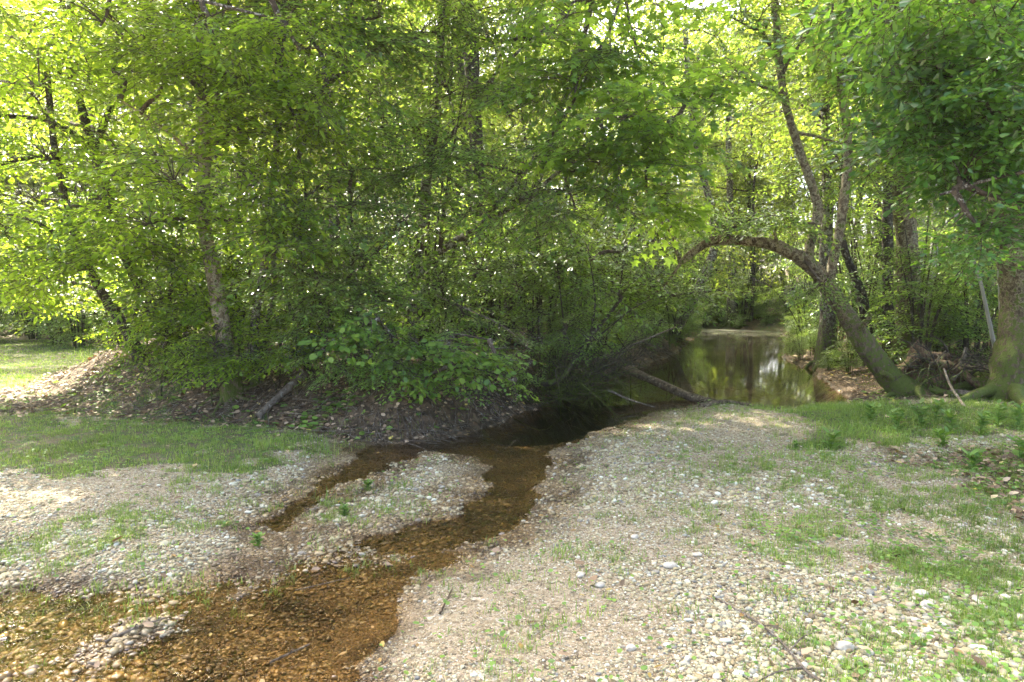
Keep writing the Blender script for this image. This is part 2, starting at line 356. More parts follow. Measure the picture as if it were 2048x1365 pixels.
def ground_mat():
    m, t, out = newmat('ground_surface')
    geo = nd(t, 'ShaderNodeNewGeometry'); pos = geo.outputs['Position']
    at = nd(t, 'ShaderNodeAttribute', attribute_name='zone'); sep = nd(t, 'ShaderNodeSeparateColor'); t.links.new(at.outputs['Color'], sep.inputs[0])
    flat = nd(t, 'ShaderNodeVectorMath', operation='MULTIPLY'); t.links.new(pos, flat.inputs[0]); flat.inputs[1].default_value = (1, 1, 0)
    # distort a little so that cells are not regular
    sx = nd(t, 'ShaderNodeSeparateXYZ'); t.links.new(pos, sx.inputs[0])
    def voro(scale):
        v = nd(t, 'ShaderNodeTexVoronoi'); v.inputs['Scale'].default_value = scale; v.inputs['Randomness'].default_value = 1
        t.links.new(flat.outputs[0], v.inputs['Vector']); return v
    v1, v2 = voro(38), voro(95)
    s1 = nd(t, 'ShaderNodeSeparateColor'); t.links.new(v1.outputs['Color'], s1.inputs[0])
    s2 = nd(t, 'ShaderNodeSeparateColor'); t.links.new(v2.outputs['Color'], s2.inputs[0])
    dry = [(0, (.09, .07, .045)), (.25, (.24, .19, .115)), (.6, (.34, .29, .19)), (.85, (.32, .25, .16)), (1, (.48, .45, .37))]
    wet = [(0, (.04, .026, .013)), (.4, (.125, .08, .036)), (.8, (.21, .145, .07)), (1, (.3, .22, .12))]
    nb = noise(t, 1.1, 3, .6, pos)
    pick = maprange(t, noise(t, 6, 3, .6, pos), .45, .55)
    dc = mix(t, pick, ramp_out(t, s1.outputs[0], dry), ramp_out(t, s2.outputs[0], dry))
    wc = mix(t, pick, ramp_out(t, s1.outputs[0], wet), ramp_out(t, s2.outputs[0], wet))
    edge = maprange(t, v2.outputs['Distance'], .0, .75, 1.1, .55)
    wf = maprange(t, math_(t, 'ADD', sx.outputs[2], math_(t, 'MULTIPLY', math_(t, 'SUBTRACT', nb, .5), .10)), ZW + .055, ZW + .005)
    wc = mix(t, 1.0, wc, ramp_out(t, noise(t, 2.2, 4, .65, pos), [(.38, (.42, .38, .34)), (.56, (1.15, 1.12, 1.05))]), 'MULTIPLY')
    grav = mix(t, wf, dc, wc)
    grav = mix(t, 1.0, grav, ramp_out(t, edge, [(0, (.4, .36, .32)), (1, (1.1, 1.1, 1.1))]), 'MULTIPLY')
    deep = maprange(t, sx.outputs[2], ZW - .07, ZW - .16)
    # litter
    vl = nd(t, 'ShaderNodeTexVoronoi'); vl.inputs['Scale'].default_value = 17; t.links.new(pos, vl.inputs['Vector'])
    sl = nd(t, 'ShaderNodeSeparateColor'); t.links.new(vl.outputs['Color'], sl.inputs[0])
    lit = mix(t, noise(t, 9, 5, .7, pos), ramp_out(t, sl.outputs[0], [(0, (.045, .03, .017)), (.5, (.13, .085, .048)), (1, (.24, .17, .10))]), (.055, .042, .026))
    # grass soil
    gs = mix(t, maprange(t, noise(t, 7, 6, .75, pos), .40, .56), (.05, .09, .02), (.11, .085, .05))
    zl = maprange(t, math_(t, 'ADD', sep.outputs[1], math_(t, 'MULTIPLY', math_(t, 'SUBTRACT', noise(t, 7, 5, .7, pos), .5), .7)), .35, .6)
    zg = maprange(t, math_(t, 'ADD', sep.outputs[0], math_(t, 'MULTIPLY', math_(t, 'SUBTRACT', noise(t, 4, 5, .7, pos), .5), .9)), .4, .65)
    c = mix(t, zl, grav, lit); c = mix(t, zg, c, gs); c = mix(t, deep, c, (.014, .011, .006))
    b = nd(t, 'ShaderNodeBsdfPrincipled'); t.links.new(c, b.inputs['Base Color'])
    t.links.new(maprange(t, wf, 0, 1, .9, .35), b.inputs['Roughness']); b.inputs['Specular IOR Level'].default_value = .3
    bp = nd(t, 'ShaderNodeBump'); bp.inputs['Strength'].default_value = 1; bp.inputs['Distance'].default_value = .012
    hh = math_(t, 'ADD', math_(t, 'MULTIPLY', v1.outputs['Distance'], -1.0), math_(t, 'ADD', math_(t, 'MULTIPLY', v2.outputs['Distance'], -.6), noise(t, 14, 6, .7, pos)))
    t.links.new(hh, bp.inputs['Height']); t.links.new(bp.outputs[0], b.inputs['Normal'])
    t.links.new(b.outputs[0], out.inputs[0]); return m
M['ground'] = ground_mat()

def water_mat():
    m, t, out = newmat('clear_tannin_water')
    geo = nd(t, 'ShaderNodeNewGeometry'); pos = geo.outputs['Position']
    sx = nd(t, 'ShaderNodeSeparateXYZ'); t.links.new(pos, sx.inputs[0])
    mp = nd(t, 'ShaderNodeMapping'); mp.inputs['Scale'].default_value = (1.0, .55, 1); mp.inputs['Rotation'].default_value = (0, 0, R(-25)); t.links.new(pos, mp.inputs[0])
    rip = noise(t, 9, 3, .55, mp.outputs[0], .4); rip2 = noise(t, 34, 2, .5, mp.outputs[0])
    run = maprange(t, sx.outputs[1], 9.5, 7.2)                       # moving stream near, still pool far
    bp = nd(t, 'ShaderNodeBump'); t.links.new(math_(t, 'ADD', math_(t, 'MULTIPLY', rip, 1.0), math_(t, 'MULTIPLY', rip2, .25)), bp.inputs['Height'])
    t.links.new(maprange(t, run, 0, 1, .025, .8), bp.inputs['Strength']); bp.inputs['Distance'].default_value = .03
    tr = nd(t, 'ShaderNodeBsdfTransparent'); tr.inputs[0].default_value = (.92, .83, .66, 1)
    gl = nd(t, 'ShaderNodeBsdfGlossy'); gl.inputs['Roughness'].default_value = .02; gl.inputs[0].default_value = (1, 1, 1, 1)
    t.links.new(bp.outputs[0], gl.inputs['Normal'])
    fr = nd(t, 'ShaderNodeFresnel'); fr.inputs[0].default_value = 1.33; t.links.new(bp.outputs[0], fr.inputs['Normal'])
    mx = nd(t, 'ShaderNodeMixShader'); t.links.new(math_(t, 'MULTIPLY', fr.outputs[0], 1.0, True), mx.inputs[0])
    t.links.new(tr.outputs[0], mx.inputs[1]); t.links.new(gl.outputs[0], mx.inputs[2])
    # dusty pollen film on the far pool, plus painted sunlit shallows
    mp2 = nd(t, 'ShaderNodeMapping'); mp2.inputs['Scale'].default_value = (.35, 1.6, 1); t.links.new(pos, mp2.inputs[0])
    fn = noise(t, 1.6, 6, .7, mp2.outputs[0], 1.0); specks = noise(t, 70, 2, .6, pos)
    ff = math_(t, 'MULTIPLY', maprange(t, math_(t, 'ADD', fn, math_(t, 'MULTIPLY', math_(t, 'SUBTRACT', specks, .5), .25)), .54, .66), maprange(t, sx.outputs[1], 12, 24, 0, .45))
    ff = math_(t, 'MAXIMUM', ff, math_(t, 'MULTIPLY', maprange(t, sx.outputs[1], 25, 30, 0, .75), maprange(t, noise(t, 2.5, 5, .65, mp2.outputs[0], .5), .38, .56)))  # pale far end: sunlit shallows painted into the surface colour
    df = nd(t, 'ShaderNodeBsdfPrincipled'); df.inputs['Base Color'].default_value = (.34, .33, .24, 1); df.inputs['Roughness'].default_value = .5
    mx2 = nd(t, 'ShaderNodeMixShader'); t.links.new(ff, mx2.inputs[0]); t.links.new(mx.outputs[0], mx2.inputs[1]); t.links.new(df.outputs[0], mx2.inputs[2])
    t.links.new(mx2.outputs[0], out.inputs[0]); return m
M['water'] = water_mat()

# ------------------------------------------------------------------ ground sheet and water
def axis(lo, hi, a, b, step, grow=1.09):
    c = list(np.arange(a, b, step)); s = step; x = c[-1]
    while x < hi: s *= grow; x += s; c.append(x)
    s = step; x = c[0]; l = []
    while x > lo: s *= grow; x -= s; l.append(x)
    return np.array(l[::-1] + c)
gx = axis(-130, 130, -6.5, 7.0, .04); gy = axis(-30, 190, 2.2, 12.5, .035)
X, Y = np.meshgrid(gx, gy); Z = ground_h(X, Y)
nx, ny = len(gx), len(gy)
idx = np.arange(nx * ny).reshape(ny, nx)
mb = MB(); mb.add(np.stack([X, Y, Z], -1).reshape(-1, 3), np.stack([idx[:-1, :-1], idx[:-1, 1:], idx[1:, 1:], idx[1:, :-1]], -1).reshape(-1, 4))
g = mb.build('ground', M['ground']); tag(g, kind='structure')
zg, zl, zw_ = zones(X, Y)
ca = g.data.color_attributes.new('zone', 'FLOAT_COLOR', 'POINT')
ca.data.foreach_set('color', np.stack([zg, zl, zw_, np.ones_like(zg)], -1).astype(np.float32).ravel())
wx = np.linspace(-14, 16, 60); wy = np.linspace(-4, 36, 80); WX, WY = np.meshgrid(wx, wy); ii = np.arange(WX.size).reshape(WX.shape)
mb = MB(); mb.add(np.stack([WX, WY, np.full_like(WX, ZW)], -1).reshape(-1, 3), np.stack([ii[:-1, :-1], ii[:-1, 1:], ii[1:, 1:], ii[1:, :-1]], -1).reshape(-1, 4))
tag(mb.build('creek_water', M['water']), kind='structure')

# ------------------------------------------------------------------ scatter helpers
def H(x, y): return ground_h(np.atleast_1d(x), np.atleast_1d(y))
def hz(x, y): return float(H(x, y)[0])
def place(tv, tf, pos, T, N, s, mb, mi=0):
    """template verts (k,3) x=T y=B z=N, per instance scale s (n,) or (n,3)"""
    n = len(pos); T = norm(T); B = norm(np.cross(N, T)); N = np.cross(T, B)
    s = np.asarray(s, float); s = np.repeat(s[:, None], 3, 1) if s.ndim == 1 else s
    tv = np.asarray(tv, float)
    v = (tv[None, :, 0:1] * s[:, None, 0:1] * T[:, None] + tv[None, :, 1:2] * s[:, None, 1:2] * B[:, None] + tv[None, :, 2:3] * s[:, None, 2:3] * N[:, None]) + np.asarray(pos)[:, None]
    mb.addm(v.reshape(-1, 3), [((np.arange(n)[:, None, None] * len(tv) + np.asarray(f)[None]).reshape(-1, len(f[0])), mi) for f in tf])
LEAF = {
 'elm': ([(0, 0, 0), (.28, .21, .03), (.66, .19, .02), (1, 0, -.06), (.66, -.19, .02), (.28, -.21, .03)], [[(0, 3, 2, 1), (0, 5, 4, 3)]]),
 'round': ([(0, 0, 0), (.2, .3, .03), (.65, .33, .02), (1, 0, -.08), (.65, -.33, .02), (.2, -.3, .03)], [[(0, 3, 2, 1), (0, 5, 4, 3)]]),
 'oak': ([(0, 0, 0), (.4, .13, .03), (.78, .22, .03), (1, 0, -.04), (.78, -.22, .03), (.4, -.13, .03)], [[(0, 3, 2, 1), (0, 5, 4, 3)]]),
 'maple': ([(0, 0, 0), (.02, .42, -.03), (.3, .2, .02), (.55, .5, -.05), (.6, .15, .02), (1, 0, -.08), (.6, -.15, .02), (.55, -.5, -.05), (.3, -.2, .02), (.02, -.42, -.03)],
           [[(0, 5, 4, 3, 2, 1), (0, 9, 8, 7, 6, 5)]]),
 'far': ([(0, 0, 0), (.5, .3, .03), (1, 0, -.04), (.5, -.3, .03)], [[(0, 3, 2, 1)]]),
}
LEAF['elm_dark'] = LEAF['elm']
def jit(n, a): return RNG.normal(0, a, (n, 3))

# sprays: flat twigs of leaves, about 1 m long, along +x
def make_spray(kind, L=1.0, leaf=.07, dens=.055, droop=.18, flat=.3, twigs=11, seed=0):
    r = np.random.default_rng(seed)
    LP, LT, LN = [], [], []; TA, TB = [], []
    def axisp(t): return np.array([t * L, .06 * math.sin(t * 3 + seed), -droop * t * t * L])
    for k in range(8): TA.append(axisp(k / 8)); TB.append(axisp((k + 1) / 8))
    for k in range(twigs):
        t = .08 + .9 * k / twigs; side = 1 if k % 2 else -1
        ln = L * (.5 * (1 - t) ** .7 + .1) * r.uniform(.7, 1.25); a = R(r.uniform(40, 65)) * side
        b = axisp(t); d = np.array([math.cos(a), math.sin(a), r.uniform(-.35, .2)]); e = b + d * ln - np.array([0, 0, .12 * ln])
        TA.append(b); TB.append(e)
        m = max(2, int(ln / dens))
        for q in range(m):
            u = (q + .6) / m; p = b + (e - b) * u; s2 = 1 if q % 2 else -1; a2 = a + s2 * R(r.uniform(35, 70))
            LP.append(p); LT.append((math.cos(a2), math.sin(a2), r.normal(-.25, .3)))
        LP.append(e); LT.append((*d[:2], -.3))
    m = int(L / dens * .7)
    for q in range(m):
        t = (q + .5) / m; a2 = (1 if q % 2 else -1) * R(r.uniform(35, 70)); LP.append(axisp(t)); LT.append((math.cos(a2), math.sin(a2), r.normal(-.2, .25)))
    LP.append(axisp(1)); LT.append((1, 0, -.4))
    LP = np.array(LP); LT = norm(LT); LN = norm(np.array([0, 0, 1.]) + r.normal(0, flat, (len(LP), 3)))
    s = leaf * r.uniform(.6, 1.25, len(LP))
    tv, tf = LEAF[kind]; mbl = MB(); place(tv, tf, LP, LT, LN, s, mbl)
    mbt = MB(); tubes_batch(mbt, TA, TB, .004 * L, .002 * L, 0, 0, 1)
    return (np.concatenate(mbl.v), [f for f in mbl.f], np.concatenate(mbt.v), [f for f in mbt.f])
SPR = {}; THIN = .98
def sprays(kind):
    if kind not in SPR:
        cfg = {'elm': dict(leaf=.10, dens=.068, flat=.22), 'elm_dark': dict(leaf=.084, dens=.062, flat=.24), 'round': dict(leaf=.105, dens=.085, twigs=8), 'oak': dict(leaf=.12, dens=.065, flat=.6, droop=.35),
               'maple': dict(leaf=.115, dens=.085, twigs=9, flat=.35), 'far': dict(leaf=.105, dens=.085, twigs=11, flat=.55)}[kind]
        SPR[kind] = [make_spray(kind, seed=k + 10 * len(SPR), **cfg) for k in range(4)]
    return SPR[kind]
def put_sprays(mb, kind, pos, T, N, s, mi_leaf=0, mi_twig=1):
    ps = sprays(kind); n = len(pos); w = RNG.integers(0, len(ps), n)
    T = norm(T); B = norm(np.cross(N, T)); N = np.cross(T, B)
    for k, (lv, lf, tv, tf) in enumerate(ps):
        m = w == k
        if not m.any(): continue
        for vv, ff, mi in ((lv, lf, mi_leaf), (tv, tf, mi_twig)):
            c = int(m.sum()); sc = np.asarray(s)[m][:, None, None]
            v = sc * (vv[None, :, 0:1] * T[m][:, None] + vv[None, :, 1:2] * B[m][:, None] + vv[None, :, 2:3] * N[m][:, None]) + pos[m][:, None]
            mb.addm(v.reshape(-1, 3), [((np.arange(c)[:, None, None] * len(vv) + f[None]).reshape(-1, f.shape[1]), mi) for f in ff])
def bough_pts(a, b, bend=.12, n=14, rng=random):
    a, b = np.asarray(a, float), np.asarray(b, float); L = np.linalg.norm(b - a)
    mids = [a]
    for k in (1, 2, 3):
        t = k / 4; mids.append(a + (b - a) * t + np.array([rng.gauss(0, 1), rng.gauss(0, 1), rng.gauss(.6, .6)]) * L * bend * .5 * math.sin(math.pi * t))
    mids.append(b); return curve(mids, n)
def fill_blob(mb_br, mb_cr, kind, C, Rr, n, root, s=1.0, r0=.035, lean=0.0):
    n = max(3, int(n * THIN))
    """a bough from root to C; n sprays through the ellipsoid, each on its own branch off the bough"""
    C = np.asarray(C, float); Rr = np.asarray(Rr, float)
    bp = bough_pts(root, C + np.array([0, 0, -.2 * Rr[2]])); tube(mb_br, bp, np.linspace(r0, r0 * .35, len(bp)), 6, 0, .15)
    u = norm(RNG.normal(0, 1, (n, 3))) * RNG.uniform(.25, 1, (n, 1)) ** .5
    p = C + u * Rr
    d = u * np.array([1, 1, .15]) + RNG.normal(0, .45, (n, 3)) * np.array([1, 1, .3]) + np.array([0, -lean, -.12]); d = norm(d)
    sc = s * RNG.uniform(.65, 1.2, n)
    base = p - d * sc[:, None] * .5
    q = bp[len(bp) // 3:]; D = np.linalg.norm(base[:, None] - q[None], axis=2); near = q[np.maximum(D.argmin(1) - 1, 0)]
    tubes_batch(mb_br, near, base, .010, .004, 0, .06, 3)
    N = norm(np.array([0, 0, 1.]) + jit(n, .19))
    put_sprays(mb_cr, kind, base, d, N, sc)

def tree(name, label, cat, group, base_d, trunks, blobs, bark, leaf, parts=None):
    """trunks: list of (pixel polyline [(px,py,depth)...], r0, r1, k, flare); blobs: list of (px,py,depth,(rx,ry,rz),n,trunk index,t,scale)"""
    pts0 = [P(*q) for q in trunks[0][0]]
    base = pts0[0]
    root = empty(name, base, label, cat, group)
    mt, mbr, mcr = MB(), MB(), MB(); curves = []
    for i, (poly, r0, r1, flare) in enumerate(trunks):
        pw = np.array([P(*q) if len(q) == 3 else np.array(q[:3]) for q in poly]); n = max(14, len(poly) * 8)
        c = curve(pw, n)
        if i == 0:
            gz = hz(c[0][0], c[0][1]) - .15
            c = np.vstack([[c[0][0], c[0][1], min(c[0][2] - .1, gz)], c])
        tt = np.linspace(0, 1, len(c)); rad = r0 + (r1 - r0) * tt ** .65
        mi_ = mt if i == 0 else MB()
        tube(mi_, c, rad, 16 if r0 > .05 else 8, 0, .2, flare, seed=i + len(blobs))
        if i: mi_.build('limb', M[bark], root)
        curves.append(c)
    if trunks[0][1] > .12:
        b0 = curves[0][0]; rr0 = trunks[0][1]; q0 = random.Random(len(blobs)); gg = hz(b0[0], b0[1])
        for k in range(6):
            an = k * 1.05 + q0.uniform(-.3, .3); pr = []
            for u in (.55, 1.2, 1.9, 2.8, 3.6):
                xx, yy = b0[0] + math.cos(an + .12 * u) * rr0 * u, b0[1] + math.sin(an + .12 * u) * rr0 * u; pr.append((xx, yy, hz(xx, yy) + rr0 * (.55 - .19 * u)))
            m_ = MB(); tube(m_, curve(pr, 14), np.linspace(rr0 * .3, rr0 * .06, 14), 8, 0, .3, seed=k); m_.build('root', M[bark], root)
    lk = leaf if isinstance(leaf, str) else leaf[0]
    for bl in blobs:
        px, py, d, Rr, n, ti, tt = bl[:7]; s = bl[7] if len(bl) > 7 else 1.0; kind = bl[8] if len(bl) > 8 else lk
        c = curves[ti]; rt = c[int(tt * (len(c) - 1))]
        mbr = MB(); fill_blob(mbr, mcr, kind, (d if px is None else P(px, py, d)), Rr, n, rt, s); mbr.build('bough', M['twig' if bark != 'bark_lichen' else 'bark'], root)
    mt.build('trunk', M[bark], root)
    if mcr.n: mcr.build('crown', [M[lk], M['twig']], root)
    return root

# ------------------------------------------------------------------ the near trees, each one by itself
g0 = hz
def bz(px, py, d):        # pixel point whose height is the ground's at that place
    p = P(px, py, d); return (p[0], p[1], hz(p[0], p[1]) - .05, 1)
tree('leaning_tree', 'leaning dark trunk at the left edge of the wood, beside the sunny field', 'tree', None, 11,
     [([(280, 712, 10.6), (240, 640, 10.5), (212, 600, 10.4), (175, 530, 10.3), (140, 430, 10.2), (110, 300, 10.2), (90, 100, 10.2)], .095, .04, .5),
      ([(160, 500, 10.3), (60, 440, 10), (-60, 420, 9.8)], .04, .012, 0)],
     [(60, 560, 10.4, (.9, .8, .45), 16, 0, .5), (150, 470, 10, (1, .8, .5), 16, 0, .6), (10, 460, 10.2, (1, .8, .5), 16, 1, .8),
      (40, 380, 10.5, (1.1, .8, .6), 16, 0, .7), (330, 620, 10.8, (.6, .4, .4), 8, 0, .3), (130, 560, 11, (.8, .8, .3), 10, 0, .4), (90, 300, 9.6, (1, .6, .5), 14, 0, .8), (200, 400, 9.6, (.8, .5, .4), 12, 0, .7), (120, 520, 9.7, (.9, .5, .3), 10, 0, .5)], 'bark_dark', 'elm')
tree('many_limbed_tree', 'dark forked tree with long bare limbs reaching left out of the picture', 'tree', None, 11.5,
     [([(345, 700, 10.8), (300, 610, 10.8), (258, 525, 10.8), (234, 468, 10.8), (207, 350, 10.8), (188, 300, 10.8), (160, 200, 10.7), (140, 80, 10.7), (150, -200, 10.7)], .115, .045, .5),
      ([(186, 300, 10.8), (140, 265, 10.6), (90, 240, 10.3), (0, 232, 9.9), (-80, 235, 9.5)], .06, .02, 0),
      ([(205, 352, 10.8), (150, 345, 10.5), (90, 316, 10.2), (50, 318, 10), (-20, 335, 9.8)], .045, .02, 0),
      ([(188, 300, 10.8), (220, 220, 10.8), (270, 120, 10.9), (300, 20, 11), (320, -150, 11)], .06, .03, 0)],
     [(60, 170, 10, (1.2, 1, .6), 18, 1, .5), (40, 60, 10, (1.3, 1, .6), 16, 0, .8), (180, 120, 9.8, (1.1, .8, .6), 16, 0, .75), (240, 300, 9.8, (.8, .6, .4), 12, 0, .7), (-40, 300, 10.3, (.9, 1, .5), 10, 2, .7),
      (160, 10, 10.5, (1.5, 1.2, .8), 16, 0, .9), (300, 60, 10.6, (1.2, 1, .8), 14, 3, .7), (120, 250, 11.6, (1.2, .6, .6), 10, 0, .7),
      (100, -120, 10.5, (2, 1.6, 1), 16, 0, .9, 1.4), (320, -200, 10.5, (2, 1.6, 1), 16, 3, .9, 1.4), (230, -380, 10.5, (2, 1.6, 1), 14, 3, .95, 1.5)], 'bark_dark', 'elm')
pale = tree('pale_barked_tree', 'pale blotchy trunk standing on the leafy bank, with knot holes low down', 'tree', None, 9.2,
     [([(462, 765, 9.1), (450, 690, 9.1), (440, 620, 9.1), (425, 540, 9.1), (412, 470, 9.1), (406, 400, 9.1), (412, 290, 9.1), (405, 190, 9.1), (396, 80, 9.1), (380, -200, 9.2), (370, -500, 9.4)], .13, .055, .5),
      ([(408, 240, 9.1), (470, 150, 9), (560, 60, 8.8), (640, -60, 8.7)], .05, .02, 0),
      ([(410, 330, 9.1), (330, 260, 8.8), (240, 200, 8.5)], .04, .012, 0)],
     [(330, 140, 8.6, (.9, .7, .5), 14, 2, .8), (480, 240, 8.4, (.9, .6, .5), 16, 0, .6), (560, 120, 8.5, (1, .8, .6), 16, 1, .7), (340, 350, 8.3, (.7, .6, .35), 12, 0, .5),
      (520, 350, 8.3, (.6, .6, .35), 12, 0, .5), (440, 30, 8.6, (1.2, .8, .6), 16, 0, .75), (290, 440, 8.4, (.5, .5, .35), 9, 0, .45), (250, 60, 8.7, (1, .8, .5), 12, 2, 1),
      (560, 0, 8.8, (1.3, .9, .6), 14, 1, .9), (540, 450, 8.5, (.7, .5, .35), 8, 0, .45), (380, 130, 8.2, (.8, .5, .4), 12, 0, .7), (600, 240, 8.2, (.8, .5, .4), 12, 1, .7), (400, -150, 8.6, (2, 1.8, 1), 18, 0, .85, 1.4), (620, -250, 8.6, (2, 1.8, 1), 18, 1, 1, 1.4), (660, 180, 7.9, (.7, .5, .4), 12, 1, .8, .8), (420, 180, 7.9, (.7, .5, .35), 12, 0, .7, .8), (400, -430, 9, (2.2, 2, 1.2), 18, 0, .95, 1.5), (None, 0, (-2.2, 7.6, 6.8), (1.5, 1.4, .7), 20, 0, .9, 1.3), (None, 0, (-3.1, 8.3, 7.4), (1.6, 1.4, .8), 24, 0, .9, 1.3)],  # world-placed blobs: unseen canopy added to shade the foreground
     'bark_pale', 'elm')
for (px, py, r) in ((431, 655, .035), (436, 690, .045), (452, 660, .03), (463, 700, .03)):
    c = P(px, py, 8.97); th_ = np.linspace(0, 2 * math.pi, 13); mb = MB()
    tube(mb, np.stack([c[0] + r * np.cos(th_), c[1] + 0 * th_, c[2] + r * .75 * np.sin(th_)], -1), r * .38, 6, 0, .3)
    mb.add(np.stack([c[0] + r * np.cos(th_[:-1]), c[1] + .02 + 0 * th_[:-1], c[2] + r * .75 * np.sin(th_[:-1])], -1), [list(range(12))], 0); mb.build('knot', M['bark_dark'], pale)
tree('twin_stemmed_tree', 'two slim brown stems side by side, just right of the pale blotchy trunk', 'tree', None, 9.4,
     [([(512, 765, 9.3), (508, 690, 9.3), (512, 620, 9.3), (528, 540, 9.3), (538, 450, 9.3), (550, 330, 9.3), (560, 200, 9.4), (570, 0, 9.5), (580, -300, 9.6)], .075, .04, .3),
      ([(520, 765, 9.45), (530, 680, 9.5), (545, 600, 9.5), (548, 520, 9.5), (570, 400, 9.5), (620, 250, 9.5), (680, 100, 9.5), (720, -100, 9.6)], .06, .03, .2)],
     [(640, 260, 9, (.9, .6, .5), 16, 1, .7), (700, 120, 8.9, (1, .8, .6), 18, 1, .8), (620, 380, 8.8, (.7, .5, .4), 12, 0, .5), (640, 30, 9, (1.2, .8, .6), 18, 0, .75),
      (760, 10, 9, (1.2, .8, .6), 16, 1, .9), (600, 540, 9, (.6, .4, .35), 10, 0, .35), (720, -150, 9, (2, 1.8, 1), 16, 1, 1, 1.4), (640, -450, 9.3, (2.2, 2, 1.2), 16, 0, 1, 1.5)], 'bark', 'elm_dark')
tree('spreading_tree', 'brown tree in the middle of the bank, one limb slanting far up to the right', 'tree', None, 10.5,
     [([(815, 700, 10.3), (820, 640, 10.3), (818, 570, 10.3), (835, 500, 10.3), (848, 440, 10.3), (852, 370, 10.3), (870, 250, 10.3), (880, 100, 10.3), (890, -100, 10.3), (880, -400, 10.4)], .13, .05, .5),
      ([(818, 590, 10.3), (850, 530, 10.2), (900, 490, 10.1), (990, 435, 9.9), (1060, 390, 9.7), (1110, 350, 9.6), (1170, 290, 9.4), (1230, 240, 9.2)], .075, .02, 0),
      ([(815, 620, 10.3), (790, 600, 10.2), (740, 560, 10), (690, 500, 9.8)], .05, .02, 0),
      ([(960, 455, 9.95), (1000, 400, 9.9), (1060, 330, 9.8), (1110, 260, 9.7), (1160, 180, 9.6), (1220, 60, 9.5), (1260, -80, 9.4)], .045, .015, 0),
      ([(856, 340, 10.3), (910, 260, 10.2), (990, 150, 10), (1090, 60, 9.8), (1160, 20, 9.8)], .04, .015, 0)],
     [(850, 330, 9.5, (.9, .6, .45), 18, 0, .6), (960, 320, 9.3, (.9, .6, .4), 16, 3, .3), (1040, 400, 9.2, (.9, .5, .3), 14, 1, .6), (1150, 400, 9, (1, .6, .35), 16, 1, .8),
      (800, 430, 9.6, (.7, .5, .35), 12, 2, .7), (900, 180, 9.7, (1, .8, .5), 18, 0, .75), (1020, 220, 9.6, (1, .7, .5), 16, 4, .5), (830, 60, 9.7, (1.1, .8, .6), 18, 0, .8),
      (980, 70, 9.8, (1.1, .8, .6), 16, 4, .7), (1150, 130, 9.6, (1, .8, .5), 12, 3, .8), (1200, 300, 9, (1, .6, .4), 14, 1, .95), (760, 240, 9.6, (.9, .6, .5), 14, 0, .65),
      (900, -120, 9.6, (2, 1.8, 1), 16, 0, .9, 1.4), (1160, -150, 9.6, (2, 1.8, 1), 14, 3, 1, 1.4), (900, -420, 10, (2.2, 2, 1.2), 16, 0, 1, 1.5), (None, 0, (-.8, 8.0, 6.9), (1.5, 1.3, .7), 20, 0, .9, 1.3), (None, 0, (.8, 8.4, 7.2), (1.4, 1.2, .7), 14, 3, 1, 1.3), (None, 0, (-1.3, 12.2, 7.6), (1.6, 1.5, .8), 22, 0, 1, 1.3), (None, 0, (-2.4, 9.8, 7.8), (1.5, 1.5, .8), 20, 0, 1, 1.3)], 'bark', 'elm_dark')  # blobs in world coordinates sit out of view, added to block sun spots
tree('sweetgum_tree', 'slim tree with star-shaped leaves hanging over the middle of the pool', 'tree', None, 12,
     [([(1010, 690, 12.5), (1020, 560, 12.4), (1060, 420, 12.2), (1110, 260, 11.6), (1160, 100, 11), (1200, -60, 10.5), (1250, -300, 10.5)], .07, .03, .3),
      ([(1110, 260, 11.6), (1180, 230, 10.5), (1260, 230, 9.5), (1340, 240, 9)], .03, .01, 0)],
     [(1150, 170, 8.8, (.9, .6, .45), 12, 0, .7), (1240, 230, 8.4, (.9, .6, .4), 14, 1, .7), (1340, 280, 8.6, (.9, .6, .35), 12, 1, 1), (1280, 100, 9, (1.1, .7, .5), 12, 0, .85),
      (1190, 330, 8.8, (.8, .5, .3), 10, 1, .4), (1130, 30, 9, (1.2, .8, .5), 12, 0, .8), (1300, 400, 9.2, (.9, .5, .3), 10, 1, .9), (1420, 190, 9.4, (.9, .6, .4), 10, 1, 1), (1280, -150, 10, (2, 1.8, 1), 14, 0, 1, 1.4)],
     'bark', 'maple')
